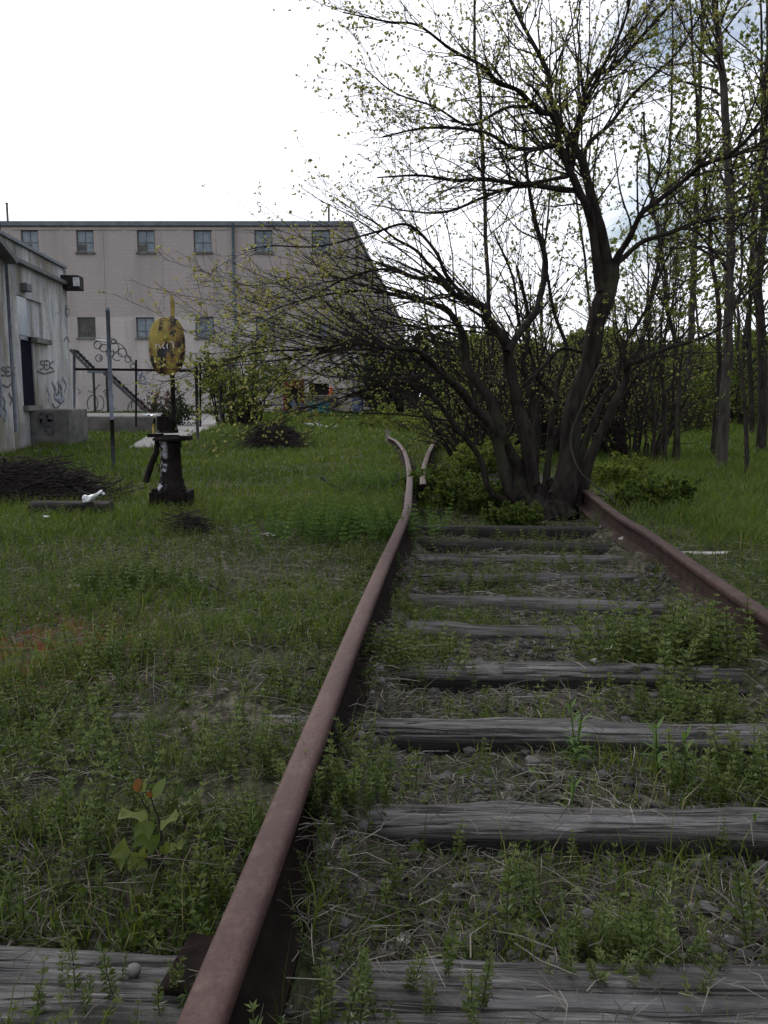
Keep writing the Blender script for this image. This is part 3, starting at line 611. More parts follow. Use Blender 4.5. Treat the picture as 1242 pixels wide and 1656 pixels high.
# graffiti on the warehouse wall, true strokes on the wall plane
def wall_strokes(mb, polys, p0, n, w, m=0):
    for q in polys:
        pts = smooth_path([W(x, y, p0, np.array(n, float)) for x, y in q], max(6, len(q) * 4)); n3 = np.array(n, float)
        t = np.gradient(pts, axis=0); t /= np.linalg.norm(t, axis=1, keepdims=True) + 1e-9; sd_ = np.cross(t, n3) * w / 2; nn = n3 * 0.006
        V = np.concatenate([pts - sd_, pts + sd_, pts + sd_ + nn, pts - sd_ + nn]); k = len(pts)
        mb.add(V, Q=[[a*k+i, a*k+i+1, ((a+1)%4)*k+i+1, ((a+1)%4)*k+i] for i in range(k-1) for a in range(4)], m=m)
def circ(cx, cy, rx, ry=None, a0=0, a1=360, n=9):
    ry = ry or rx; return [(cx + rx * math.cos(math.radians(a)), cy - ry * math.sin(math.radians(a))) for a in np.linspace(a0, a1, n)]
gr = [circ(158, 558, 6), circ(168, 563, 7, 6), circ(160, 579, 5.5), circ(163, 579, 2), circ(185, 562, 7.5), circ(198, 570, 7), circ(190, 577, 8, 6, 20, 300), circ(207, 581, 5), circ(178, 570, 6, 8, 90, 400), circ(215, 592, 4), circ(184, 552, 4),
      [(152, 556), (160, 548), (170, 552), (178, 546), (188, 553), (200, 561), (206, 574), (213, 584), (222, 592)],
      [(143, 631), (146, 634), (152, 633), (158, 625), (162, 622)], circ(150, 652, 8, 13, -60, 120), circ(160, 652, 8, 12, -110, 95), [(146, 640), (141, 650), (143, 662)], [(172, 625), (175, 630), (170, 637), (174, 645)], [(206, 662), (209, 654), (214, 648), (212, 660)],
      [(167, 634), (172, 630), (178, 634), (183, 640), (181, 655), (186, 662)]]
for g_ in [gr[:12]] + [[q_] for q_ in gr[12:]]:
    mb = MB(); wall_strokes(mb, g_, (0, YB - 0.004, 0), (0, -1, 0), 0.05); bp('graffiti', mb, M['graffiti'])
mb = MB(); wall_strokes(mb, [circ(226, 603, 4), circ(230, 612, 5, 4), [(222, 616), (230, 621), (238, 617)], [(125, 628), (130, 634), (126, 637)], [(240, 650), (244, 654), (249, 652)]], (0, YB - 0.004, 0), (0, -1, 0), 0.08); bp('graffiti', mb, M['graffiti_blue'])
# iron fire stair against the warehouse
YT = 47.6
q = P(150, 664, YT); stairs = thing('fire_stair', 'dark iron stair with a small landing against the tan warehouse wall', 'stair', (q[0], YT, 0))
def stair_flight(a, b, ns):
    mb = MB()
    A, B = P(*a, YT), P(*b, YT); d = B - A; L = np.linalg.norm(d); an = math.atan2(d[2], d[0])
    for yy in (YT - 0.45, YT + 0.45): c = (A + B) / 2; mb.box((c[0], yy, c[2]), (L, 0.06, 0.15), ry=-an)
    for i in range(ns): c = A + d * (i + 0.5) / ns; mb.box((c[0], YT, c[2] + 0.05), (0.26, 0.84, 0.04))
    return mb
put(stair_flight((240, 666), (172, 603), 11).build('lower_flight', M['iron_grey']), stairs)
put(stair_flight((148, 596), (118, 566), 6).build('upper_flight', M['iron_grey']), stairs)
mb = MB(); a, b = P(146, 597, YT), P(174, 603, YT); mb.box(((a[0] + b[0]) / 2, YT, (a[2] + b[2]) / 2), (b[0] - a[0], 1.0, 0.22)); put(mb.build('landing', M['galv']), stairs)
for px in (154, 175):
    a = P(px, 602, YT); mb = MB(); mb.box((a[0], YT - 0.3, a[2] / 2), (0.1, 0.1, a[2])); put(mb.build('post', M['black_paint']), stairs)

# ------------------------------------------------------------------ whitewashed shed at the left
wd = nrm(np.array([-(621 - 491) / F, 1.0])); wn_ = np.array([wd[1], -wd[0]])          # along the wall, and out of it towards the track
C19 = P(116, 640, 19.0)[:2]
def SW(s, out=0.0): return C19 + wd * s + wn_ * out                                   # s metres along the wall from the far corner
def s_at(px, o=0.0):
    k = (px - CX) / F; c = C19 + wn_ * o; return (k * c[1] - c[0]) / (wd[0] - k * wd[1])
sh = thing('shed', 'stained whitewashed masonry shed covered in graffiti at the left edge', 'shed', (C19[0], C19[1], 0))
def prism(mb, poly, z0, z1, m=0):
    n = len(poly); V = [[p[0], p[1], z0] for p in poly] + [[p[0], p[1], z1] for p in poly]
    mb.add(V, Q=[[j, (j+1)%n, (j+1)%n+n, j+n] for j in range(n)] + ([[0, 3, 2, 1], [4, 5, 6, 7]] if n == 4 else []), m=m); return mb
def wbox(s0, s1, o0, o1, z0, z1, mb=None): return prism(mb or MB(), [SW(s0, o1), SW(s1, o1), SW(s1, o0), SW(s0, o0)], z0, z1)
sn = s_at(25, .16); zE = 3.40
d0_, d1_ = s_at(43), s_at(63); dzb, dzt = 0.80, P(50, 541, SW(d0_)[1])[2]
b0_, b1_ = s_at(41), s_at(80); bzb, bzt = P(60, 553, SW(b0_)[1])[2], P(60, 474, SW(b0_)[1])[2] - 0.02
# wall along the track with the doorway and the blocked window as real recesses
def rwall(mb, s0, s1, z0, z1, hs, out=0.0):
    ss = sorted(set([s0, s1] + [h[0] for h in hs] + [h[1] for h in hs])); zz = sorted(set([z0, z1] + [h[2] for h in hs] + [h[3] for h in hs]))
    for i in range(len(ss) - 1):
        for j in range(len(zz) - 1):
            cs, cz = (ss[i] + ss[i+1]) / 2, (zz[j] + zz[j+1]) / 2
            dep = 0.0
            for h in hs:
                if h[0] < cs < h[1] and h[2] < cz < h[3]: dep = h[4]
            a, b = SW(ss[i], out - dep), SW(ss[i+1], out - dep)
            mb.add([[*a, zz[j]], [*b, zz[j]], [*b, zz[j+1]], [*a, zz[j+1]]], Q=[[0, 1, 2, 3]])
    for h in hs:
        c = [(h[0], h[2]), (h[1], h[2]), (h[1], h[3]), (h[0], h[3])]
        V = [[*SW(s, out), z] for s, z in c] + [[*SW(s, out - h[4]), z] for s, z in c]
        mb.add(V, Q=[[i, (i + 1) % 4, (i + 1) % 4 + 4, i + 4] for i in range(4)])
mb = MB(); rwall(mb, sn, 0.0, -0.2, zE, [(d0_, d1_, dzb, dzt, 0.06), (b0_, b1_, bzb + 0.05, bzt, 0.05)])
Bk = 6.0
mb.add([[*SW(0, 0), -.2], [*SW(0, -Bk), -.2], [*SW(0, -Bk), zE + .28], [*SW(0, 0), zE + .28]], Q=[[0, 1, 2, 3]])
put(mb.build('wall', M['shed']), sh)
nsx = -9.0
mb = MB(); rwall(mb, nsx, sn, -0.2, 3.22, [], 0.16); mb.add([[*SW(sn, 0), -.2], [*SW(sn, .16), -.2], [*SW(sn, .16), 3.2], [*SW(sn, 0), 3.2]], Q=[[0, 1, 2, 3]])
put(mb.build('wall', M['shed']), sh)
put(wbox(sn, 0, -0.3, -0.04, zE, zE + 0.30).build('parapet', M['shed']), sh)
put(wbox(sn - .2, .06, -0.36, 0.02, zE + 0.303, zE + 0.36).build('coping', M['coping']), sh)
put(wbox(sn, -0.1, -0.02, 0.10, zE - 0.07, zE).build('gutter', M['frame']), sh)
mb = MB(); put(wbox(sn - 6, 0, -Bk, -0.31, zE + 0.05, zE + 0.12).build('roof', M['concrete']), sh)
# pitched overhang of the nearer part
mb = MB(); a0, a1 = SW(sn + 0.05, 0), SW(nsx, 0)
prof = lambda s, o, z: [*SW(s, o), z]
mb.hexa([prof(nsx, 0.16, 4.5), prof(sn + .06, 0.16, 3.16), prof(sn + .06, 0.36, 3.16), prof(nsx, 0.36, 4.5), prof(nsx, 0.16, 4.62), prof(sn + .06, 0.16, 3.25), prof(sn + .06, 0.36, 3.25), prof(nsx, 0.36, 4.62)])
put(mb.build('roof_overhang', M['frame']), sh)
mb = MB(); mb.hexa([prof(nsx, -3, 3.2), prof(sn, -3, 3.0), prof(sn, 0.155, 3.0), prof(nsx, 0.155, 3.2), prof(nsx, -3, 4.45), prof(sn, -3, 3.2), prof(sn, 0.155, 3.2), prof(nsx, 0.155, 4.45)]); put(mb.build('gable', M['shed']), sh)
put(wbox(d0_ + .01, d1_ - .01, -0.058, -0.03, dzb, dzt).build('door', M['door_blue']), sh)
put(wbox(d0_ - .04, d1_ + .06, -0.1, 0.10, dzb - 0.09, dzb).build('door_sill', M['concrete']), sh)
put(wbox(s_at(62), s_at(86), -0.02, 0.10, P(74, 556, SW(s_at(74))[1])[2], P(74, 548, SW(s_at(74))[1])[2]).build('ledge', M['concrete']), sh)
put(wbox(b0_ + 0.02, b1_ - 0.9, -0.048, -0.02, bzb + .06, bzt - .01).build('blocked_window', M['pane']), sh)
za = P(52, 466, SW(s_at(52))[1])[2]; put(bevel(wbox(s_at(48), s_at(56), -0.02, 0.12, za - .06, za + .08).build('wall_vent', M['frame']), 0.01), sh)
mb = MB(); c = SW(s_at(26, .07), 0.07); mb.tube([(*c, 3.25), (*SW(s_at(26.5, .07), .07), 2.0), (*SW(s_at(28, .07), .07), 0.35)], 0.045, 8); put(mb.build('downspout', M['galv'], smooth=True), sh)
zg = P(123, 459, 19)[2]; gb = put(bevel(wbox(-0.30, 0.12, -0.05, 0.34, zg - 0.14, zg + 0.15).build('gutter_box', M['tie_dark']), 0.01), sh)
put(wbox(-0.303, -0.25, 0.22, 0.342, zg - .08, zg + .10).build('torn_flashing', M['graffiti_white']), sh)
mb = MB(); c = SW(s_at(30), -0.1); mb.tube([(*c, zE + .3), (*c, zE + .72)], 0.018, 6); put(mb.build('vent_pipe', M['iron']), sh)
p0 = [*SW(0, 0.004), 0]; n3 = (wn_[0], wn_[1], 0)
def letters(txt, x, y, w, h):
    D = {'S': [[(1,1),(.2,1),(0,.75),(.9,.45),(.8,.05),(0,0)]], 'E': [[(1,1),(0,1),(0,0),(1,0)],[(0,.5),(.8,.5)]], 'K': [[(0,1),(0,0)],[(1,1),(0,.45),(1,0)]], 'R': [[(0,0),(0,1),(.8,1),(.9,.7),(0,.5),(1,0)]], 'B': [[(0,0),(0,1),(.8,.9),(.7,.55),(0,.5),(.9,.4),(.8,0),(0,0)]], 'N': [[(0,0),(0,1),(1,0),(1,1)]]}
    out = []
    for i, ch in enumerate(txt): out += [[(x + (i * 1.25 + a) * w, y - b * h) for a, b in s] for s in D[ch]]
    return out
def tags(groups, p, w, mat):
    for q in groups: mb = MB(); wall_strokes(mb, q, p, n3, w); put(mb.build('graffiti', M[mat]), sh)
tags([letters('SEK', 65, 597, 6, 13) + [[(60, 600), (72, 604), (88, 600)]], letters('E', 106, 507, 3, 12) + [circ(109, 505, 3, 6)], [[(103, 552), (108, 545), (112, 553)]], [[(86, 622), (92, 640), (96, 622), (100, 642)], [(92, 648), (99, 652), (104, 646)]], [[(84, 652), (90, 660), (97, 655)]]], p0, 0.03, 'graffiti')
tags([[[(84, 618), (90, 630), (87, 640)]], [[(93, 618), (100, 628), (95, 636)]], [[(76, 628), (80, 640), (78, 650)]], [[(101, 612), (107, 622), (104, 634)]], [[(88, 644), (96, 648), (102, 640)]]], p0, 0.06, 'graffiti_blue')
p1 = [*SW(0, 0.165), 0]
tags([letters('SEK', 3, 607, 6, 13), [[(2, 640), (8, 650), (5, 662)]], [[(14, 636), (19, 646), (16, 655)]], [[(4, 622), (12, 626), (18, 620)]]], p1, 0.03, 'graffiti')
tags([[[(1, 612), (3, 640), (1, 672)]], [[(6, 655), (10, 668), (7, 680)]]], p1, 0.08, 'graffiti_blue')
# concrete landing block under the shed door
a = P(46, 640, 16.0); b = P(110, 640, 16.0); zt_ = P(80, 662, 16)[2]
blk = thing('concrete_block', 'square concrete landing block with black tag below the shed door', 'concrete block', ((a[0] + b[0]) / 2, 16.3, 0))
mb = MB(); mb.box(((a[0] + b[0]) / 2, 16.5, zt_ / 2 - 0.1), (b[0] - a[0], 1.0, zt_ + 0.2)); put(bevel(mb.build('block', M['concrete']), 0.02), blk)
mb = MB(); wall_strokes(mb, letters('RB', 66, 690, 9, 20) + [[(72, 690), (76, 700), (84, 702), (87, 694)]], (0, 15.996, 0), (0, -1, 0), 0.05); put(mb.build('graffiti', M['graffiti']), blk)

# ------------------------------------------------------------------ loading dock, path, fence
zd = P(180, 673, 21.5)[2]; xa, xb = P(100, 673, 21.5)[0], P(262, 673, 21.5)[0]
mb = MB(); mb.hexa([[xa, 21.5, -.2], [xb, 21.5, -.2], [xb - 1.0, 25.5, -.2], [xa - 1.4, 25.5, -.2], [xa, 21.5, zd], [xb, 21.5, zd], [xb - 1.0, 25.5, zd], [xa - 1.4, 25.5, zd]])
dock = bevel(mb.build('loading_dock', M['concrete'], props=dict(label='low grey concrete dock behind the fence posts left of the switch stand', cat='loading dock')), 0.03)
mb = MB(); pts = [G(208, 729), G(256, 729), G(300, 712), G(354, 692), G(357, 680), G(420, 671), G(300, 671), G(285, 684), G(243, 706)]
n = len(pts); cpt = np.mean(pts, axis=0)
V = np.array([[p[0], p[1], gz(p[0], p[1]) + 0.02] for p in pts] + [[cpt[0], cpt[1], gz(cpt[0], cpt[1]) + 0.03]]); V[:, 2] = np.maximum(V[:, 2], 0.06)
V2 = V.copy(); V2[:, 2] -= 0.3
mb.add(np.vstack([V, V2]), T=[[n, j, (j + 1) % n] for j in range(n)], Q=[[j, (j + 1) % n, (j + 1) % n + n + 1, j + n + 1] for j in range(n)])
mb.build('path', M['path'], props=dict(kind='structure'))
PATH = np.array([[p[0], p[1]] for p in pts])
def post(px0, py0, px1, py1, r, label, mats, split=None):
    B = G(px0, py0); Y = B[1]; Tp = P(px1, py1, Y)
    t = thing('fence_post', label, 'fence post', (B[0], Y, 0))
    if split:
        k = (split - py0) / (py1 - py0); Mi = B + (Tp - B) * k
        mb = MB(); mb.tube([B - (Tp - B) * .05, B + (Mi - B) * .5, Mi], r * 1.04, 10); put(mb.build('painted_foot', M[mats[1]], smooth=True), t)
        mb = MB(); mb.tube([Mi, (Mi + Tp) / 2, Tp], r, 10); put(mb.build('pole', M[mats[0]], smooth=True), t)
    else:
        mb = MB(); mb.tube([B - (Tp - B) * .05, (B + Tp) / 2, Tp], r, 10); put(mb.build('pole', M[mats[0]], smooth=True), t)
    mb = MB(); mb.lathe(Tp, [(r * 1.12, -0.03), (r * 1.12, 0), (r * .6, 0.02)], 10); put(mb.build('cap', M[mats[0]]), t)
    return t, B, Tp
p1_, B1, T1 = post(184, 760, 174, 499, 0.026, 'tall pale grey fence post with blackened foot left of the switch stand', ('galv', 'black_paint'), 677)
q = P(155, 549, B1[1]); q2 = P(175, 552, B1[1]); mb = MB(); mb.tube([q, q2], 0.012, 6); put(mb.build('bracket_arm', M['white_plastic']), p1_)
post(320, 718, 317, 585, 0.033, 'dark fence post just right of the yellow oval target', ('black_paint',))
post(357, 694, 357, 622, 0.04, 'short dark post standing behind the path on the lawn', ('black_paint',))
fy = 21.3
fr = thing('pipe_fence', 'rusty pipe fence frame with top rail running along the concrete dock', 'fence', (P(120, 600, fy)[0], fy, 0))
mb = MB(); mb.tube([P(119, 597, fy), P(220, 598, fy), P(322, 600, fy)], 0.03, 8); put(mb.build('top_rail', M['iron'], smooth=True), fr)
for px, t_, b_ in ((120, 565, 704), (220, 582, 690), (324, 585, 690)):
    mb = MB(); A = P(px, b_, fy); Bq = P(px, t_, fy); mb.tube([A, (A + Bq) / 2, Bq], 0.035 if px < 200 else 0.025, 8); put(mb.build('post', M['galv' if px < 200 else 'iron'], smooth=True), fr)

# ------------------------------------------------------------------ growing things
def grow(r, p, d, L, n, wob, grav):
    pts = [np.array(p, float)]; d = np.array(d, float); st_ = L / n; N_ = r.normal(0, wob, (n, 3)); g = np.asarray(grav)
    for i in range(n):
        d = d + N_[i] + g; d = d / math.sqrt(d @ d); pts.append(pts[-1] + d * st_)
    return np.array(pts)
def taper(r0, r1, n): return np.linspace(r0, r1, n)
def spawn(r, pts, rad, per_m, t0, ang, Lr, nseg, wob, grav, rf, bias=None, rmin=0.0016, rmax=1.0):
    seg = np.diff(pts, axis=0); sl_ = np.linalg.norm(seg, axis=1); cl = np.concatenate([[0], np.cumsum(sl_)]); L = cl[-1]
    out = []
    for _ in range(r.poisson(per_m * L * (1 - t0))):
        t = t0 + (1 - t0) * r.random(); x = t * L; i = min(np.searchsorted(cl, x, side='right') - 1, len(seg) - 1)
        u = (x - cl[i]) / (sl_[i] + 1e-9); p = pts[i] + seg[i] * u; tg_ = seg[i] / (sl_[i] + 1e-9)
        pr = np.cross(tg_, r.normal(size=3)); pr /= np.linalg.norm(pr) + 1e-9
        a = r.normal(ang, 0.22); d = tg_ * math.cos(a) + pr * math.sin(a)
        if bias is not None: d = d + np.asarray(bias)
        d /= np.linalg.norm(d) + 1e-9
        lr = (rad[i] * (1 - u) + rad[i + 1] * u)
        ln = Lr * (0.45 + 0.9 * r.random()) * (1.15 - 0.55 * t)
        r0 = min(max(lr * rf, rmin), rmax)
        out.append((grow(r, p, d, ln, nseg, wob, grav), taper(r0, max(rmin * 0.7, r0 * 0.35), nseg + 1)))
    return out
def leaf_cloud(mb, r, base, d, size, wr=0.42, m=1, var=None):
    """one folded quad per leaf"""
    base = np.asarray(base); N = len(base)
    if N == 0: return
    d = nrm(d); sd_ = nrm(np.cross(d, r.normal(size=(N, 3)))); nn = np.cross(sd_, d); s = np.asarray(size).reshape(-1, 1)
    V = np.stack([base, base + d * s * .5 + sd_ * s * wr + nn * s * .10, base + d * s - nn * s * 0.08, base + d * s * .5 - sd_ * s * wr + nn * s * .10], 1)
    va = np.repeat(r.random(N) if var is None else var, 4)
    mb.add(V.reshape(-1, 3), Q=np.arange(4 * N).reshape(-1, 4), m=m, var=va)
def leaves_on(mb, r, polys, per_m, size, k=3, m=1, wr=0.42, upb=0.3):
    B, D = [], []
    for pts, rad in polys:
        L = np.linalg.norm(pts[-1] - pts[0]); n = r.poisson(per_m * L)
        for _ in range(n):
            t = min(1.0, 0.15 + r.random() ** 0.7) * (len(pts) - 1); i = min(int(t), len(pts) - 2); p = pts[i] + (pts[i + 1] - pts[i]) * (t - i); dd = pts[i + 1] - pts[i]; dd = dd / (np.linalg.norm(dd) + 1e-9)
            for _k in range(k): B.append(p); D.append(dd * 0.5 + r.normal(0, .75, 3) + [0, 0, upb])
        for _k in range(k): B.append(pts[-1]); D.append((pts[-1] - pts[-2]) / (np.linalg.norm(pts[-1] - pts[-2]) + 1e-9) * 0.8 + r.normal(0, .6, 3))
    if B:
        B = np.array(B); leaf_cloud(mb, r, B, np.array(D), size * (0.6 + 0.8 * r.random(len(B))), wr, m)
def add_polys(mb, polys, m=0, n=None):
    for pts, rad in polys: mb.tube(pts, rad, n or (8 if rad[0] > 0.03 else 5 if rad[0] > 0.008 else 3), m)

# ---- the many stemmed tree growing between the rails
YT0 = 7.35
def limb(px, Ys, rs, n=None):
    k = len(px); yy = np.interp(np.linspace(0, 1, k), np.linspace(0, 1, len(Ys)), Ys); pts = [P(a, b, YT0 + y) for (a, b), y in zip(px, yy)]
    rs = np.array(rs) * (.88 if rs[0] > .14 else .58 if px[0][1] > 700 else .6 if px[0][1] < 445 and rs[0] < .07 else .7); n = n or 6 * k; pts = np.array(pts); r = np.random.default_rng(int(px[0][0] * 7 + px[-1][1] + 3000)); pts[1:-1] += r.normal(0, .016, (k - 2, 3)); pts = smooth_path(pts, n); rad = np.interp(np.linspace(0, 1, n), np.linspace(0, 1, len(rs)), rs)
    rad = rad * (1 + .10 * np.sin(np.arange(n) * .9 + r.random() * 6) * r.random(n))
    return pts, rad
MAIN = limb([(905,832),(917,738),(930,657),(949,593),(965,528),(981,480),(984,427)], [0.05, 0.15, 0.2], [.15,.105,.092,.088,.09,.10,.11])
A1 = limb([(984,440),(970,368),(955,305),(940,256),(921,223),(906,186),(895,148),(884,119),(840,40),(815,-30),(800,-120)], [.2,.3,.5], [.08,.06,.048,.04,.03,.022,.015])
A2 = limb([(970,470),(957,360),(937,308),(921,267),(910,238),(895,200),(869,174),(836,148),(802,133),(775,110),(735,75),(680,48),(625,35),(555,20)], [.12,-.1,-.6,-1.2], [.055,.045,.034,.027,.02,.013,.007])
Bb = limb([(990,440),(1005,415),(1018,386),(1040,345),(1066,319),(1104,290),(1141,269),(1178,251),(1211,238),(1242,230),(1310,215)], [.2,0,-.3,-.6], [.06,.042,.034,.028,.022,.016])
B2 = limb([(1178,251),(1210,220),(1242,190),(1290,150)], [-.4,-.6], [.028,.018])
Cc = limb([(995,428),(1010,409),(1040,390),(1078,375),(1130,357),(1189,342),(1242,334),(1330,322)], [.25,.3,.8], [.045,.032,.024,.017])
Dd = limb([(925,265),(936,226),(944,186),(951,141),(966,122),(988,107),(1040,60),(1090,0),(1135,-70)], [.4,.6,.9], [.045,.04,.03,.02])
D3 = limb([(915,245),(930,200),(955,150),(985,95),(1010,30),(1030,-50)], [.4,.1,-.2], [.03,.022,.014])
Ee = limb([(945,275),(955,234),(985,197),(1011,163),(1040,133),(1095,90),(1130,30)], [.4,.9], [.034,.024,.014])
Ff = limb([(925,262),(903,241),(873,238),(834,232),(781,210),(697,206),(619,221)], [.3,-.3,-.9], [.04,.032,.026,.018,.009])
F2 = limb([(869,174),(820,180),(760,200),(700,170),(640,140),(590,110)], [-.3,-.8], [.022,.015,.007])
Gg = limb([(935,308),(912,304),(866,301),(834,299),(780,297),(739,293),(679,287),(610,287)], [.15,-.3,-.8], [.045,.038,.03,.02,.009])
Hh = limb([(918,285),(866,295),(800,312),(720,340),(660,340),(600,330)], [.2,.8,1.1], [.03,.022,.008])
S1 = limb([(845,818),(820,812),(795,792),(775,747),(753,705),(727,676),(704,651),(672,628),(640,622),(590,632),(530,650),(480,660)], [0,-.2,-.7], [.05,.05,.042,.036,.03,.02,.012,.006])
S1b = limb([(727,680),(690,678),(640,673),(560,668),(500,660),(455,668)], [-.25,-.5], [.014,.009,.005])
S2 = limb([(845,815),(820,789),(814,738),(795,693),(769,664),(746,635),(724,609),(695,580),(666,567),(635,560),(575,556),(500,562),(430,568),(360,585)], [0,-.2,-.8,-1.2], [.10,.085,.07,.058,.042,.028,.014,.006])
S3 = limb([(860,815),(846,796),(840,754),(817,705),(791,647),(775,618),(759,590),(750,544),(733,512),(714,499),(688,490),(640,480),(575,470),(500,482),(430,505)], [0,.1,.2,.1], [.11,.09,.08,.066,.045,.03,.016,.006])
S4 = limb([(870,820),(859,802),(849,705),(838,660),(830,641),(820,586),(814,551),(795,519),(775,496),(746,477),(728,472),(711,454),(676,444),(624,437),(551,454),(503,478),(451,497)], [.05,.1,-.2,-.6], [.12,.105,.09,.08,.062,.042,.024,.012,.006])
S4b = limb([(735,474),(711,450),(690,428),(669,409),(635,378),(603,357),(579,343),(545,322)], [-.1,-.3], [.03,.02,.012,.006])
S4c = limb([(750,480),(720,440),(700,400),(660,370),(600,380),(520,400),(440,400),(395,405)], [-.2,-.9], [.026,.018,.01,.005])
S5 = limb([(880,815),(882,770),(890,720),(895,673),(898,647),(872,609),(862,580),(840,520),(830,450),(800,380)], [.2,.5,.8], [.06,.05,.04,.028,.014])
S5b = limb([(898,650),(907,609),(915,570),(900,500),(880,420),(860,350)], [.4,.7,.9], [.035,.026,.012])
S5c = limb([(846,625),(875,590),(904,570),(943,570)], [.1,.3], [.03,.022,.02])
S6 = limb([(820,570),(840,535),(862,509),(872,480),(880,420),(870,350),(850,280),(845,200)], [0,.5,.9], [.05,.042,.03,.016])
S7 = limb([(935,815),(943,789),(949,738),(978,680),(991,647),(1010,612),(1023,589),(1040,583),(1080,566),(1130,545),(1190,520)], [.1,0,-.3], [.085,.075,.06,.042,.028,.012])
S8 = limb([(920,815),(930,770),(955,705),(975,645),(997,610),(1015,560),(1045,500),(1070,430),(1100,380)], [.3,.8], [.06,.05,.036,.024,.012])
S9 = limb([(865,822),(860,770),(868,705),(862,650),(850,600),(845,550),(848,500),(835,430)], [.3,.7], [.07,.06,.045,.02])
S10 = limb([(830,815),(826,770),(805,720),(785,690),(770,640),(745,590),(720,555),(680,530),(620,520),(560,530)], [.3,.5,.9], [.05,.042,.03,.018,.008])
stems = [MAIN, S1, S2, S3, S4, S5, S7, S8, S9, S10]
upper = [A1, A2, Bb, B2, Cc, Dd, D3, Ee, Ff, F2, Gg, Hh, S1b, S4b, S4c, S5b, S5c, S6]
c0 = P(872, 828, YT0)
tr = thing('tree', 'big dark many stemmed tree growing between the rails with sparse spring leaves', 'tree', (c0[0], c0[1], 0))
mb = MB()
for pts, rad in stems: mb.tube(pts, rad, 14)
rr = np.random.default_rng(2)
for k in range(26):     # root flare and stump knobs
    a = k / 22 * 2 * math.pi; rx, ry = 0.30, 0.2
    p = np.array([c0[0] + rx * math.cos(a), YT0 + 0.05 + ry * math.sin(a), -0.08]) + np.append(rr.normal(0, .04, 2), 0); q = np.array([c0[0] + 0.62 * rx * math.cos(a), YT0 + 0.05 + 0.5 * ry * math.sin(a), 0.03 + 0.16 * rr.random() ** 2]) + np.append(rr.normal(0, .03, 2), 0)
    mb.tube(smooth_path([p, p * .5 + q * .5 + [0, 0, .02], q, q + [rr.normal(0, .04), 0, .08]], 8), np.linspace(.075, .03, 8) * (0.7 + .6 * rr.random()), 9)
put(mb.build('trunk', M['bark'], smooth=True), tr)
mb = MB()
for pts, rad in upper: mb.tube(pts, rad, 9)
put(mb.build('branches', M['bark'], smooth=True), tr)
r = np.random.default_rng(21); crown = MB(); l2, l3 = [], []
LEFTB = (-0.85, -0.1, 0.16)
def sub(src, per_m, t0, L, bias, grav, rf=0.42, ang=0.75):
    for pts, rad in src: l2.extend(spawn(r, pts, rad, per_m, t0, ang, L, 7, 0.13, grav, rf, bias, 0.0022, 0.0095))
sub([S1, S2, S3, S4, S10], 21, 0.40, 1.3, LEFTB, (-.03, 0, -.008))
sub([S4b, S4c, S1b], 9, 0.15, 0.75, (-.4, 0, .2), (0, 0, .02))
sub([A2, Ff, F2, Gg, Hh], 21, 0.2, 0.72, (-.1, 0, .15), (0, 0, .015))
sub([A1, Dd, D3, Ee, Bb, B2, Cc], 19.0, 0.15, 0.95, (0.05, 0, .2), (0, 0, .02))
sub([S5, S5b, S6, S9, S8, S7], 15, 0.45, 0.75, (0, 0, .3), (0, 0, .02))
sub([MAIN], 1.2, 0.6, 0.7, (0, 0, .2), (0, 0, .02))
for pts, rad in l2: l3 += spawn(r, pts, rad, 11, 0.12, 0.7, 0.27, 4, 0.16, (0, 0, .05), 0.5, None, 0.0014, 0.0035)
l4 = []
for pts, rad in l3 + l2: l4 += spawn(r, pts, rad, 8, 0.1, 0.85, 0.06, 2, 0.1, (0, 0, .1), 0.6, None, 0.0013, 0.0022)
add_polys(crown, l2 + l3 + l4)
leaves_on(crown, r, [l for l in l3 if l[0][-1][2] > 2.9 or r.random() < (.7 if l[0][-1][0] < -.3 else .3)], 6.0, 0.0195, 3)
leaves_on(crown, r, [l for l in l4 if r.random() < 0.4], 0.0, 0.018, 3)
put(crown.build('crown', [M['twig'], M['leaf_spring']]), tr)
print('main tree', len(l2), len(l3), len(l4))
v_ = limb([(1000,620),(975,590),(955,610),(935,660),(928,715),(938,755),(965,790),(990,805)], [-.35,-.4], [.010,.011,.010])
mb = MB(); mb.tube(v_[0], v_[1], 7); mb.build('hanging_vine', M['bark_grey'], smooth=True, props=dict(label='pale bare vine stem looping down in front of the main trunk', cat='vine'))

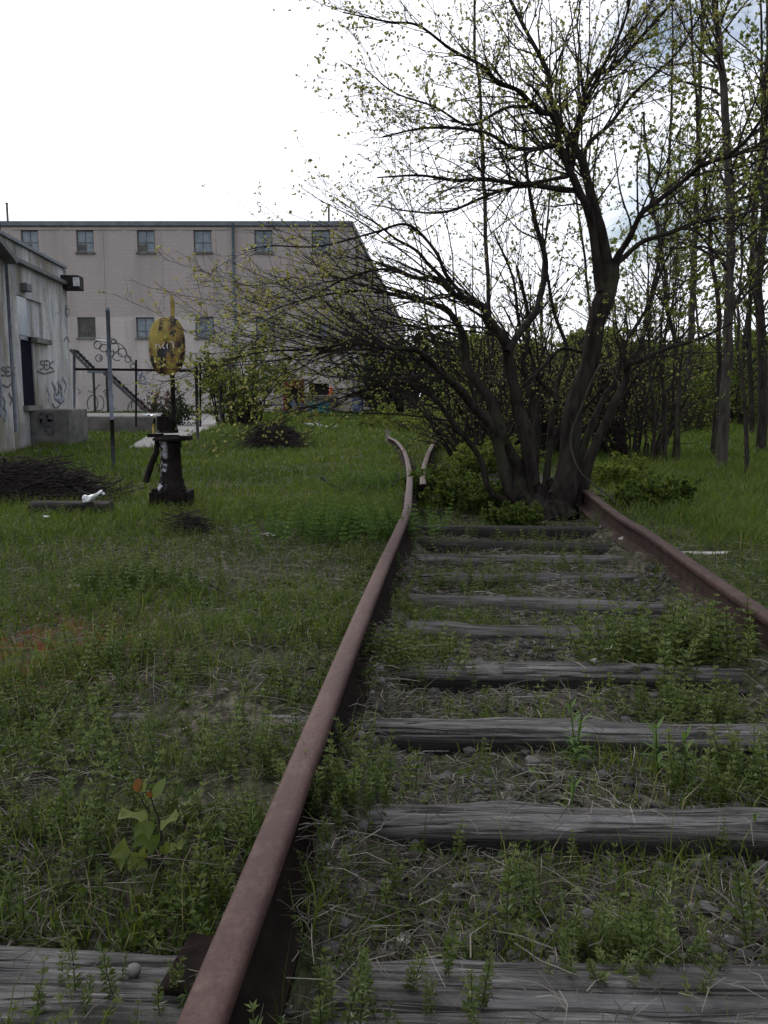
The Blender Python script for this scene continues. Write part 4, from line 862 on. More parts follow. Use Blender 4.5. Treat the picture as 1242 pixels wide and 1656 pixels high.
# ---- woodland trees
def tree_parts(trunk, rad, r, per_m=6.0, t0=0.18, L=1.9, leaf=0.042, lpm=8, leafy=1.0, l3per=7, bias=(0, 0, .25), l3L=0.55, twig_r=0.003):
    tm = MB(); tm.tube(trunk, rad, 10); cm = MB()
    a = spawn(r, trunk, rad, per_m, t0, 0.95, L, 7, 0.14, (0, 0, .03), 0.36, bias, 0.004, 0.022); b = []
    for p, q in a: b += spawn(r, p, q, l3per, 0.2, 0.75, l3L, 4, 0.16, (0, 0, .05), 0.5, None, twig_r, 0.008)
    add_polys(cm, a + b); leaves_on(cm, r, b, lpm * leafy, leaf, 3)
    return tm, cm
def wood_tree(label, px, dy, Ybase, radii, seed, bark='bark_far', group='woodland trees at the right', name='woodland_tree', **kw):
    B = G(px[0][0], px[0][1]) if Ybase is None else P(px[0][0], px[0][1], Ybase); B[2] = min(B[2], 0)
    Yb = B[1]; pts = [B - np.array([0, 0, .1])] + [P(x, y, Yb + dy * i / len(px)) for i, (x, y) in enumerate(px[1:], 1)]
    pts = smooth_path(pts, 26); rad = np.interp(np.linspace(0, 1, 26), np.linspace(0, 1, len(radii)), radii)
    rg = np.random.default_rng(seed); pts[2:] += rg.normal(0, 0.012, (24, 3)); tm, cm = tree_parts(pts, rad, rg, **kw)
    t = thing(name, label, 'tree', (B[0], B[1], 0), group)
    put(tm.build('trunk', M[bark], smooth=True), t); put(cm.build('crown', [M['twig'], M['leaf_wood']]), t); return t
wood_tree('thick straight grey trunked tree at the right with moss, tallest there', [(1166,762),(1176,600),(1182,440),(1180,300),(1168,120),(1155,0),(1140,-140),(1135,-300)], .4, None, [.075,.062,.056,.05,.04,.028,.018], 31, 'bark_grey', L=1.7, t0=.25, per_m=6)
wood_tree('thin dark tree leaning close beside the thick grey trunk', [(1152,744),(1162,600),(1160,480),(1148,400),(1140,300),(1128,200),(1120,60),(1110,-80)], .3, None, [.045,.038,.032,.026,.02,.012], 32, L=1.3, t0=.3)
wood_tree('dark forked tree at the right edge with burl on its trunk', [(1230,738),(1233,640),(1229,520),(1226,470),(1235,330),(1238,200),(1242,60),(1246,-120)], .4, None, [.085,.075,.072,.06,.04,.02], 33, L=1.9, t0=.25, per_m=6)
wood_tree('slim bare sapling standing right of the thick grey trunk', [(1207,772),(1207,690),(1200,620),(1195,560),(1196,450),(1200,350)], .3, None, [.03,.024,.018,.010], 34, L=.8, t0=.25, leaf=.035, per_m=4)
wood_tree('pale distant thin trunk seen through branches at the right', [(1112,655),(1116,560),(1122,430),(1127,300),(1132,150),(1136,0)], .4, 24.0, [.10,.09,.08,.055,.035], 35, 'bark_grey', L=2.2, t0=.35, leaf=.08, lpm=3)
wood_tree('thin dark tree with a crooked top left of the pale distant trunk', [(1096,755),(1098,640),(1093,560),(1078,490),(1073,420),(1064,370),(1050,280),(1040,180)], .3, None, [.036,.03,.028,.022,.014], 36, L=1.2, t0=.3)
wood_tree('slender bare tree behind the big tree, left of its main trunk', [(808,735),(800,650),(792,520),(786,400),(783,300),(778,200),(770,100),(768,0),(765,-100)], .5, 13.0, [.036,.032,.028,.02,.014], 37, L=1.2, t0=.3, leaf=.04, lpm=1.6)
for k, (x0, y0, x1, y1, r0) in enumerate([(1033,742,1020,560,.03),(1048,748,1032,540,.03),(1058,752,1050,500,.036),(1066,752,1078,520,.032),(1076,752,1072,480,.036),(1086,750,1094,520,.03),(1042,745,1046,530,.026),(1020,735,1000,560,.026)]):
    wood_tree('spindly dark stem in the bare thicket between the tree and the grey trunk', [(x0, y0), ((x0*2+x1)/3+2, (y0*2+y1)/3), ((x0+2*x1)/3-3, (y0+2*y1)/3), (x1, y1), (x1 + (x1-x0)*.6, y1 - 130)], .3, None, [r0*.75, r0*.6, r0*.42, r0*.2], 50 + k, L=.9, t0=.35, leaf=.035, lpm=2.5, group='spindly stems of the bare thicket', name='young_tree', per_m=4)
# background wood: shared variants
var_t = []
for k in range(5):
    rg = np.random.default_rng(80 + k); hgt = 8.5 + 2.5 * rg.random(); trunk = grow(rg, (0, 0, -.2), (0, 0, 1), hgt, 16, .045, (0, 0, .03)); rad = np.linspace(.06, .014, 17)
    var_t.append((tree_parts(trunk, rad, rg, per_m=4.0, L=2.0, t0=.12, leaf=.075, lpm=5.5, l3per=5.0, l3L=.7, twig_r=.004), None))
protos = []
spots = [(1018,21,1.05),(1215,20,1.1),(1262,17,1.0),(880,24,.95),(958,29,1.15),(1052,33,1.1),(1128,36,1.1),(1192,30,1.15),(760,35,.8),(1000,43,1.15),(1095,47,1.2),(1185,45,1.2),(1350,18,1.1),(1420,22,1.1)]
rg = np.random.default_rng(99)
for k, (px, Y, sc) in enumerate(spots):
    x = (px - CX) / F * Y; v = k % 5
    if v == k:
        (tm, cm), _ = var_t[v]; t = thing('woodland_tree', 'slender young tree in the background wood behind the nearer trunks', 'tree', (0, 0, 0), 'young trees of the background wood')
        a = tm.build('trunk', M['bark_far'], smooth=True); a.parent = t; b = cm.build('crown', [M['twig'], M['leaf_wood']]); b.parent = t; protos.append((t, a, b))
    else:
        t0, a0, b0 = protos[v]; t = t0.copy(); COL.objects.link(t)
        for q in (a0, b0): c = q.copy(); COL.objects.link(c); c.parent = t
    t.location = (x, Y, 0); t.rotation_euler = (0, 0, rg.random() * 6.28); t.scale = (sc, sc, sc)

# ---- bushes
def bush(name, label, loc, hgt, wid, seed, leafm, leaf=.05, stems=16, l3=7, lpm=7, group=None, cat='bush', lean=.5, k=3, dens=4.0):
    rg = np.random.default_rng(seed); mb = MB(); a = []
    for s_ in range(stems):
        an = rg.random() * 6.28; o = (rg.random() ** .6) * wid * .28; d = np.array([math.cos(an) * lean * rg.random() * wid / hgt * 1.4, math.sin(an) * lean * rg.random() * wid / hgt * 1.4, 1.0])
        a.append((grow(rg, (o * math.cos(an), o * math.sin(an), -.05), nrm(d), hgt * (.55 + .5 * rg.random()), 7, .12, (0, 0, .01)), taper(.012 * hgt, .003 * hgt, 8)))
    b = []
    for p, q in a: b += spawn(rg, p, q, dens / hgt * 2.2, .12, .9, hgt * .32, 4, .15, (0, 0, .04), .5, None, .0018 * hgt, .01)
    c = []
    for p, q in b: c += spawn(rg, p, q, l3 / hgt * 1.2, .1, .8, hgt * .13, 3, .15, (0, 0, .04), .5, None, .001 * hgt, .006)
    t = thing(name, label, cat, loc, group)
    add_polys(mb, a + b); s = mb.build('stems', M['twig']); s.parent = t
    mb = MB(); leaves_on(mb, rg, b + c, lpm / hgt, leaf, k, m=0, wr=.4); f = mb.build('foliage', M[leafm]); f.parent = t
    return t
def gp(px, py): g_ = G(px, py); return (g_[0], g_[1], 0)
def at(px, Y): return ((px - CX) / F * Y, Y, 0)
bush('evergreen_tree', 'dark evergreen tree crowding the right corner of the warehouse', at(655, 46), 4.6, 3.8, 1, 'leaf_dark', .14, 30, 11, 34, cat='tree')
bush('evergreen_tree', 'shorter dark evergreen right of the warehouse corner, nearer the rails', at(612, 50), 2.8, 2.2, 2, 'leaf_dark', .11, 24, 10, 24, cat='tree')
bush('evergreen_tree', 'dark evergreen far behind the curved rails, right of its neighbour', at(700, 52), 4.8, 6.0, 3, 'leaf_dark', .16, 30, 10, 30, cat='tree')
bush('young_tree', 'leafy young green tree in front of the warehouse behind the fence post', at(388, 27), 2.9, 2.4, 4, 'leaf_wood', .07, 28, 12, 34, cat='tree')
bush('bush', 'small dark bush on the dock behind the switch stand rod', at(290, 27), 1.2, 1.1, 5, 'leaf_dark', .06, 16, 8, 12)
bush('bush', 'low reddish bush against the wall left of the yellow target rod', at(256, 28), 1.2, .45, 6, 'leaf_red', .06, 9, 6, 9)
bush('bush', 'pale green bush beyond the end of the curving rails', at(700, 23), 1.25, 3.0, 7, 'leaf_wood', .07, 30, 8, 12)
bush('bush', 'yellowish low brush left of the pale rails end', at(640, 25), .7, 2.6, 8, 'leaf_wood', .06, 26, 8, 10)
bush('bush', 'wide low bush right of the curving rails end', at(760, 18), 1.0, 2.2, 9, 'leaf_wood', .055, 26, 8, 10)
bush('bush', 'round leafy shrub spilling over the right rail beside the tree', gp(1060, 822), .32, .7, 10, 'leaf_bush', .032, 36, 10, 14)
bush('bush', 'pale green shrub just right of the tree base behind the rail', gp(1000, 785), .38, .8, 11, 'leaf_wood', .03, 36, 10, 12)
bush('bush', 'leafy green growth hugging the left side of the tree base', gp(765, 818), .32, .75, 12, 'leaf_bush', .03, 40, 10, 14)
bush('bush', 'low green growth in front of the forking rails', gp(715, 795), .32, .7, 13, 'leaf_bush', .028, 36, 10, 13)
bush('bush', 'low leafy sprouts in front of the tree foot on the dark tie', gp(840, 842), .20, .6, 15, 'leaf_bush', .024, 30, 9, 10)
bush('bush', 'yellow green scrub covering the track beyond the tree', gp(800, 762), .5, 1.5, 16, 'leaf_wood', .035, 36, 9, 12)
for px, Y, hh, ww, sd0, lab in ((785, 12.8, 2.2, 1.6, 61, 'bare twiggy shrub behind the left stems of the big tree'), (835, 13.4, 2.6, 2.4, 62, 'tall bare twiggy shrub behind the middle of the big tree'), (925, 14.2, 2.8, 2.2, 63, 'bare twiggy shrub behind the main trunk of the big tree'), (1030, 13.2, 2.4, 1.8, 64, 'bare twiggy shrub among the spindly stems right of the tree')):
    bush('shrub', lab, at(px, Y), hh, ww, sd0, 'leaf_spring', .022, 30, 13, 2.2, cat='shrub', lean=.75, k=2, dens=6.5)
bush('bush', 'grey tangle of brush behind the tree at left', at(735, 15.5), .9, 1.6, 14, 'leaf_wood', .03, 34, 8, 2)
bsp = [(820,30,2.4),(890,26,2.0),(950,33,2.6),(1000,27,1.8),(1060,36,2.7),(1100,22,1.5),(1140,38,2.8),(1190,33,2.4),(1240,28,2.2),(1300,24,2.0),(780,40,2.8),(1020,46,3.4),(1210,48,3.6),(860,50,3.6),(1110,52,3.8),(950,48,3.4),(1290,42,3.4),(1380,30,3.0),(915,21,2.6),(985,24,3.0),(1165,27,3.2),(1065,29,3.4),(1240,34,4.4)]
bpro = []
for k, (px, Y, hh) in enumerate(bsp):
    v = k % 3
    if k < 3:
        t = bush('bush', 'hazy green thicket bush deep in the wood behind the trunks', (0, 0, 0), 1.0, 1.35, 40 + k, 'leaf_thicket', .030, 26, 10, 20, group='thicket bushes in the wood'); bpro.append(t)
    else:
        t0 = bpro[v]; t = t0.copy(); COL.objects.link(t)
        for q in [o for o in bpro[v].children]: c = q.copy(); COL.objects.link(c); c.parent = t
    hh *= .9; t.location = at(px, Y); t.scale = (hh * 1.1, hh * 1.1, hh * (.8 + .1 * ((k * 7) % 4))); t.rotation_euler = (0, 0, k * 1.7)
# far wall of woods closing the horizon: one mass of foliage
rg = np.random.default_rng(8); mb = MB(); N = 70000
ph = np.linspace(math.radians(4), math.radians(40), N) + rg.normal(0, .01, N); rad_ = 62 + 16 * rg.random(N); hh = 2.6 + 2.8 * vnoise(ph * 30, ph * 0, 1.0) + 1.8 * vnoise(ph * 120, ph * 0, 1.0)
zz = hh * rg.random(N) ** .8; leaf_cloud(mb, rg, np.stack([np.sin(ph) * rad_, np.cos(ph) * rad_, zz], -1), rg.normal(size=(N, 3)), .22 + .3 * rg.random(N), .42, 0)
mb.build('distant_woods', M['leaf_thicket'], props=dict(kind='stuff', label='distant green woods closing the horizon behind the trunks', cat='woods'))

# ------------------------------------------------------------------ grass, weeds, straw, gravel
def inside_path(x, y):
    n = len(PATH); c = np.zeros(len(x), bool); j = n - 1
    for i in range(n):
        xi, yi, xj, yj = *PATH[i], *PATH[j]
        c ^= ((yi > y) != (yj > y)) & (x < (xj - xi) * (y - yi) / (yj - yi + 1e-12) + xi); j = i
    return c
TIES = [(o.location.copy(), o.rotation_euler.z, o.dimensions.copy()) for o in bpy.data.objects if o.name.startswith('railroad_tie')]
bpy.context.view_layer.update()
TIES = [(o.location.copy(), o.rotation_euler.z, o.dimensions.copy()) for o in bpy.data.objects if o.name.startswith('railroad_tie')]
def on_tie(x, y, pad=0.0):
    m = np.zeros(len(x), bool)
    for l, a, d in TIES:
        if l.y > 6.3: continue
        u = (x - l.x) * math.cos(a) + (y - l.y) * math.sin(a); v = -(x - l.x) * math.sin(a) + (y - l.y) * math.cos(a)
        m |= (np.abs(u) < d.x / 2 + pad) & (np.abs(v) < d.y / 2 - 0.012 + pad)
    return m
def on_rail(x, y, pad=.06): return (np.abs(x - xl(y)) < pad) | (np.abs(x - xr(y)) < pad)
def built(x, y):
    s = (x - C19[0]) * wd[0] + (y - C19[1]) * wd[1]; o = (x - C19[0]) * wn_[0] + (y - C19[1]) * wn_[1]
    return ((s < 0.05) & (o < 0.2)) | ((y > 21.4) & (y < 25.6) & (x < xb + .2) & (x > xa - 1.4)) | ((y > 48.9) & (x < bxr + KX * (y - YB) + .05)) | inside_path(x, y)
def in_track(x, y): return (x > xl(y)) & (x < xr(y)) & (y < 7.2)
def scatter(rg, n, r0, r1, half=38.0, pw=0.0):
    u = rg.random(n); r_ = r0 * (r1 / r0) ** u if pw == 0 else (r0 ** pw + u * (r1 ** pw - r0 ** pw)) ** (1 / pw)
    th = np.radians((rg.random(n) * 2 - 1) * half); return r_ * np.sin(th), r_ * np.cos(th)
def blades(rg, x, y, hgt, wid, lean, var, m, mb):
    n = len(x); z = gz(x, y) - .005; az = rg.random(n) * 6.283; la = rg.random(n) * 6.283; ln = lean * (0.3 + rg.random(n))
    base = np.stack([x, y, z], -1); w = np.stack([np.cos(az), np.sin(az), 0 * az], -1) * (wid / 2)[:, None]
    ld = np.stack([np.cos(la) * ln, np.sin(la) * ln, 0 * la], -1) * hgt[:, None]
    up = np.stack([0 * x, 0 * x, hgt], -1)
    mid = base + up * .55 + ld * .28; tip = base + up * (1 - .25 * ln[:, None]) + ld
    V = np.stack([base - w, base + w, mid + w * .8, mid - w * .8, tip + w * .12, tip - w * .12], 1).reshape(-1, 3); o = np.arange(n)[:, None] * 6
    Q = np.concatenate([o + [0, 1, 2, 3], o + [3, 2, 4, 5]]); mb.add(V, Q=Q, m=m, var=np.repeat(var, 6))
rg = np.random.default_rng(77)
def lawn_density(x, y):
    dn = fbm(x, y, 0.9); dn2 = fbm(x + 30, y, 3.0)
    left = x < xl(y); d = np.where(left, np.clip((y - 4.5) / 2.5, 0, 1) * .85 + np.clip(dn * 1.5 - .35, 0, 1) * .42, 0)
    right = x > xr(y); d = np.where(right, np.clip((x - xr(y) - .25) / .5, .25, 1) * .95, d)
    d = np.where(in_track(x, y), np.clip((dn2 - .5) * 2.6, 0, .5) * np.where(y < 2.1, .5, 1), d); d = np.where(~in_track(x, y) & ~left & ~right, .8, d)
    bare = np.exp(-(((x - G(355, 866)[0]) / .5) ** 2 + ((y - G(355, 866)[1]) / .35) ** 2)) + np.exp(-(((x - G(1210, 905)[0]) / .4) ** 2 + ((y - G(1210, 905)[1]) / .35) ** 2))
    mo = G(45, 1055); bare = bare + 1.1 * np.exp(-(((x - mo[0]) / .45) ** 2 + ((y - mo[1]) / .4) ** 2));
    return d * (1 - .85 * np.clip(bare, 0, 1)) * np.where(y > 7, .55 + .45 * np.clip(dn2 * 3 - 1, 0, 1), 1)
mb = MB()
x, y = scatter(rg, 420000, 3.0, 52, 36)
k = (rg.random(len(x)) < lawn_density(x, y)) & ~on_tie(x, y) & ~on_rail(x, y) & ~built(x, y); x, y = x[k], y[k]
r_ = np.hypot(x, y); rt = (x > xr(y)) & (y > 5); hgt = (.045 + .085 * rg.random(len(x)) ** 1.5) * (1 + .5 * fbm(x, y, .8)) * np.where(rt, 1.15, .85) * np.where(in_track(x, y), .7, 1)
hgt *= 1 + np.clip((r_ - 10) / 30, 0, .5)
va = np.clip(.12 + .42 * fbm(x, y, .45) + .34 * fbm(x + 40, y, 1.6) + rg.normal(0, .2, len(x)) + np.where(rt, .10, 0), 0, 1); va = np.where(rg.random(len(x)) < .018, 1.0, np.minimum(va, .88))
blades(rg, x, y, hgt, np.maximum(.0035, .00075 * r_) * (.7 + .6 * rg.random(len(x))), .75, va, 0, mb)
x, y = scatter(rg, 190000, 0.85, 4.5, 40)
k = (rg.random(len(x)) < (lawn_density(x, y) * .75 + .03)) & ~on_tie(x, y) & ~on_rail(x, y, .045); x, y = x[k], y[k]
va = np.clip(.40 + .3 * fbm(x, y, 1.5) + rg.normal(0, .25, len(x)), 0, .95); va = np.where(rg.random(len(x)) < .045, 1.0, va)
blades(rg, x, y, (.022 + .085 * rg.random(len(x)) ** 2.2) * (.7 + .6 * fbm(x, y, 1.1)), np.full(len(x), .0028) * (.7 + .8 * rg.random(len(x))), .7, va, 0, mb)
x, y = scatter(rg, 5200, 0.9, 7.0, 40, .5); k = ~on_tie(x, y) & ~on_rail(x, y, .05) & (rg.random(len(x)) < np.where(in_track(x, y), .22, .6) * np.clip(fbm(x - 11, y, 1.2) * 2 - .4, 0, 1)); x, y = x[k], y[k]
blades(rg, x, y, .09 + .13 * rg.random(len(x)), np.full(len(x), .0022), .35, np.clip(.6 + rg.normal(0, .25, len(x)), 0, 1), 0, mb)
mb.build('grass', M['grass'], props=dict(kind='stuff', label='wild green grass over the ground on both sides of the track', cat='grass'))

# cleavers: upright stems with whorls of narrow leaves
def cleaver(rg, hgt, lw=.0042, ll=.019):
    mb = MB(); d = nrm(np.array([rg.normal(0, .18), rg.normal(0, .18), 1])); pts = grow(rg, (0, 0, -.01), d, hgt, 6, .07, (0, 0, .03)); mb.tube(pts, np.linspace(.0014, .0009, 7), 3, var=.25); mb.flush()
    nw = max(3, int(hgt / .018)); B, D, Sz = [], [], []
    for i in range(nw):
        t = (i + 1) / nw * 5.99; j = int(t); p = pts[j] + (pts[j + 1] - pts[j]) * (t - j); n_ = rg.integers(5, 8); o = rg.random() * 6
        f = .55 + .75 * math.sin(math.pi * min(1, .15 + .8 * (i + 1) / nw)) * .8
        for q in range(n_): a = o + q * 6.283 / n_; B.append(p); D.append([math.cos(a), math.sin(a), .25 + rg.normal(0, .18) + .5 * ((i + 1) / nw) ** 3]); Sz.append(ll * f * (.8 + .4 * rg.random()))
    leaf_cloud(mb, rg, B, np.array(D), np.array(Sz), .17, 0, var=np.clip(.35 + .45 * np.array([b[2] for b in B]) / hgt + rg.normal(0, .12, len(B)), 0, 1))
    return np.concatenate([v for v, _ in mb.V]), np.concatenate([v for _, v in mb.V]), np.concatenate([q for q, _ in mb.Q])
def broad(rg, n=11, s=.020):      # low rosette / clover like ground leaves
    mb = MB(); a = rg.random(n) * 6.283; B = np.stack([rg.normal(0, .012, n), rg.normal(0, .012, n), .004 + .02 * rg.random(n)], -1)
    leaf_cloud(mb, rg, B, np.stack([np.cos(a), np.sin(a), .25 + .5 * rg.random(n)], -1), s * (.5 + rg.random(n)), .34, 0, var=np.clip(.25 + .5 * rg.random(n), 0, 1))
    return np.concatenate([v for v, _ in mb.V]), np.concatenate([v for _, v in mb.V]), np.concatenate([q for q, _ in mb.Q])
rg = np.random.default_rng(5)
CL = [cleaver(rg, h) for h in (.07, .09, .11, .13, .15, .17, .10, .12)]; BRD = [broad(rg) for _ in range(5)]
def stamp(mb, protos, x, y, sc, rg, z=None, tilt=.12, vshift=0.0, m=0):
    z = gz(x, y) if z is None else z; which = rg.integers(0, len(protos), len(x))
    for w in range(len(protos)):
        k = which == w; n = k.sum()
        if not n: continue
        V, va, Q = protos[w]; a = rg.random(n) * 6.283; c, s = np.cos(a), np.sin(a); sc_k = sc[k]
        X = (V[None, :, 0] * c[:, None] - V[None, :, 1] * s[:, None]) * sc_k[:, None]; Y = (V[None, :, 0] * s[:, None] + V[None, :, 1] * c[:, None]) * sc_k[:, None]; Z = V[None, :, 2] * sc_k[:, None]
        X = X + Z * rg.normal(0, tilt, n)[:, None]; Y = Y + Z * rg.normal(0, tilt, n)[:, None]
        P3 = np.stack([X + x[k][:, None], Y + y[k][:, None], Z + z[k][:, None]], -1).reshape(-1, 3); vv = np.clip(np.tile(va, n) + np.repeat(rg.normal(vshift, .14, n), len(V)), 0, 1)
        mb.add(P3, Q=(Q[None] + (np.arange(n) * len(V))[:, None, None]).reshape(-1, 4), m=m, var=vv)
mb = MB()
x, y = scatter(rg, 16000, 0.85, 7.5, 40, 0.6)
dl = fbm(x, y, 1.6) - .5 * np.exp(-(((x - G(45, 1055)[0]) / .45) ** 2 + ((y - G(45, 1055)[1]) / .4) ** 2)); tk = in_track(x, y); nearrail = np.abs(x - xl(y) + .12) < .14
d = np.where(tk, np.clip((dl - .55) * 4.5, 0, .7), np.clip((dl - .28) * 2.4, .08, .9)); d = np.maximum(d, np.where(nearrail & ~tk, .6, 0)); d = np.where(tk & (y < 2.1), d * .42 + .02, d); d = np.where(tk & (y > 3.3), np.minimum(.9, d * 1.5 + .12), d)
k = (rg.random(len(x)) < d) & ~on_rail(x, y, .05) & (~on_tie(x, y) | (rg.random(len(x)) < .02)); x, y = x[k], y[k]
stamp(mb, CL, x, y, .32 + .75 * rg.random(len(x)) ** 1.3, rg, z=np.where(on_tie(x, y), 0, gz(x, y)), tilt=.28)
# stems crossing in front at the lower edge
for n_, xa_, xb_, ya_, yb_ in ((50, -.12, .16, 1.04, 1.34), (34, -.62, -.34, 1.02, 1.3), (22, .1, .5, 1.02, 1.12), (40, -.22, .02, 1.5, 2.3), (26, .1, .7, 1.0, 1.06)):
    x = xa_ + (xb_ - xa_) * rg.random(n_); y = ya_ + (yb_ - ya_) * rg.random(n_); k = ~on_rail(x, y, .05); x, y = x[k], y[k]; stamp(mb, CL, x, y, .45 + .45 * rg.random(len(x)), rg, z=np.where(on_tie(x, y), .0, gz(x, y)))
x, y = scatter(rg, 26000, 0.85, 9, 40, 0.5); dl = fbm(x + 50, y, 2.0) - .4 * np.exp(-(((x - G(45, 1055)[0]) / .45) ** 2 + ((y - G(45, 1055)[1]) / .4) ** 2))
k = (rg.random(len(x)) < np.clip((dl - .3) * 2, .05, .85) * np.where(in_track(x, y), .12, .8)) & ~on_rail(x, y, .05) & ~on_tie(x, y); x, y = x[k], y[k]
stamp(mb, BRD, x, y, .4 + .7 * rg.random(len(x)), rg)
mb.build('weeds', M['weed'], props=dict(kind='stuff', label='mixed low green weeds carpeting the soil around the track', cat='weeds'))

# dead straw and stalks
mb = MB(); rg = np.random.default_rng(15)
x, y = scatter(rg, 110000, 0.85, 7.5, 40, 0.35)
k = (rg.random(len(x)) < np.where(in_track(x, y), np.clip(fbm(x, y, 2.2) * 1.8 - .45, .12, .8), np.clip(fbm(x + 9, y, 1.4) * 1.9 - .55, .1, .7))) & ~on_rail(x, y, .05) & (~on_tie(x, y) | (rg.random(len(x)) < .10)); x, y = x[k], y[k]
n = len(x); L = .03 + .12 * rg.random(n) ** 2; a = rg.random(n) * 6.283; rise = rg.normal(.0, .12, n) * L; z = np.maximum(gz(x, y) + .004, np.where(on_tie(x, y), .008, -1)) + .012 * rg.random(n)
dx, dy_ = np.cos(a) * L, np.sin(a) * L; w = (.0004 + .0006 * rg.random(n)) * (1 + .25 * np.hypot(x, y)); bow = rg.normal(0, .16, n)
c0_ = np.stack([x, y, z], -1); c1_ = c0_ + np.stack([dx * .5 - dy_ * bow, dy_ * .5 + dx * bow, rise * .5 + .006], -1); c2_ = c0_ + np.stack([dx, dy_, np.maximum(rise, -.004)], -1)
sd_ = np.stack([-np.sin(a), np.cos(a), 0 * a], -1) * w[:, None]; upv = np.array([0, 0, 1.0]) * w[:, None]
V = np.stack([c0_ - sd_, c0_ + upv, c0_ + sd_, c1_ - sd_, c1_ + upv, c1_ + sd_, c2_ - sd_ * .5, c2_ + upv * .5, c2_ + sd_ * .5], 1).reshape(-1, 3); o = np.arange(n)[:, None] * 9
mb.add(V, Q=np.concatenate([o + [0, 1, 4, 3], o + [1, 2, 5, 4], o + [3, 4, 7, 6], o + [4, 5, 8, 7]]), var=np.repeat(np.clip(rg.random(n) ** 1.6, 0, 1), 9))
x, y = scatter(rg, 420, 0.95, 5.5, 36, .7); k = ~on_rail(x, y, .05); x, y = x[k], y[k]
for q in range(len(x)):
    a = rg.random() * 6.283; d = nrm([math.cos(a), math.sin(a), .25 + .5 * rg.random()]); p = grow(rg, (x[q], y[q], float(gz(x[q], y[q]))), d, (.08 + .2 * rg.random()), 6, .07, (0, 0, -.08)); mb.tube(p, np.linspace(.0011, .0005, 7), 4, var=.55 + .45 * rg.random())
mb.build('dead_straw', M['straw'], props=dict(kind='stuff', label='pale dead straw and broken stalks littering the track bed', cat='straw'))

# ballast stones between the ties
def rock(rg, sub_=1):
    bm = bmesh.new(); bmesh.ops.create_icosphere(bm, subdivisions=sub_, radius=1); s = .6 + .5 * rg.random(3); s[2] *= .7
    for v in bm.verts: v.co = Vector(np.array(v.co) * s * (.78 + .42 * rg.random()))
    V = np.array([v.co for v in bm.verts]); T = np.array([[v.index for v in f.verts] for f in bm.faces]); bm.free(); return V, T
RK = [rock(rg, 1) for _ in range(10)]; mb = MB()
x, y = scatter(rg, 32000, 0.9, 6.5, 36, .6)
k = in_track(x, y) & ~on_rail(x, y, .07) & ~on_tie(x, y, .0) & (rg.random(len(x)) < np.clip(fbm(x - 20, y, 1.9) * 2.4 - .55, .1, 1)); x, y = x[k], y[k]; z = gz(x, y)
for w in range(10):
    idx = np.arange(len(x))[w::10]; V, T = RK[w]; n = len(idx); a = rg.random(n) * 6.283; s = (.006 + .019 * rg.random(n) ** 2.0); c, s_ = np.cos(a), np.sin(a)
    X = (V[None, :, 0] * c[:, None] - V[None, :, 1] * s_[:, None]) * s[:, None] + x[idx][:, None]; Y = (V[None, :, 0] * s_[:, None] + V[None, :, 1] * c[:, None]) * s[:, None] + y[idx][:, None]; Z = V[None, :, 2] * s[:, None] + z[idx][:, None] + (s * .35)[:, None]
    mb.add(np.stack([X, Y, Z], -1).reshape(-1, 3), T=(T[None] + (np.arange(n) * len(V))[:, None, None]).reshape(-1, 3), var=np.repeat(np.clip(rg.random(n) * .75, 0, 1), len(V)))
mb.build('gravel', M['gravel'], props=dict(kind='stuff', label='grey ballast gravel between the ties', cat='gravel'))

# ------------------------------------------------------------------ individual plants, stones, litter, brush
def weed_clump(px, py, w, n, hs, label, mat='weed', seed=1, z=0):
    rg = np.random.default_rng(seed); c = gp(px, py); x = rg.normal(0, w / 2.2, n); y = rg.normal(0, w / 3.2, n); mb = MB(); stamp(mb, CL, x, y, hs * (.7 + .45 * rg.random(n)), rg, z=np.zeros(n), tilt=.2, vshift=.08)
    o = mb.build('weed_clump', M[mat], props=dict(label=label, cat='weed')); o.location = (c[0], c[1], float(gz(c[0], c[1])))
weed_clump(1025, 1525, .17, 120, .75, 'dense green clump of weeds before the nearest tie at right', seed=1)
weed_clump(1095, 1050, .42, 190, 1.5, 'tall weed clump leaning against the right rail', seed=2)
weed_clump(730, 930, .5, 130, 1.0, 'low yellow green weed clump beside the curving rail, across the ties', seed=3)
weed_clump(560, 872, .6, 150, 1.7, 'bright weed clump left of the long rail near the dark tie', 'lance', 4)
weed_clump(218, 955, .38, 130, 1.1, 'pale whitish green weed clump on the left beyond the small stone', seed=5)
weed_clump(640, 1070, .3, 120, 1.0, 'weeds crowding the inner side of the left rail', seed=6)
weed_clump(1110, 1130, .3, 90, 1.1, 'weed clump just in front of the pale silvery tie near its right end', seed=7)
weed_clump(560, 1330, .14, 60, .85, 'weeds beside the shaded web of the left rail near the broad tie', seed=8)
weed_clump(190, 1085, .3, 90, 1.0, 'dark green weed mound beyond the orange moss at left', seed=9)
weed_clump(640, 790, .7, 120, 1.6, 'weeds around the rail where it bends left', 'lance', 10)
weed_clump(1200, 1240, .22, 60, 1.1, 'weeds at the right edge behind the broad grey tie', seed=11)
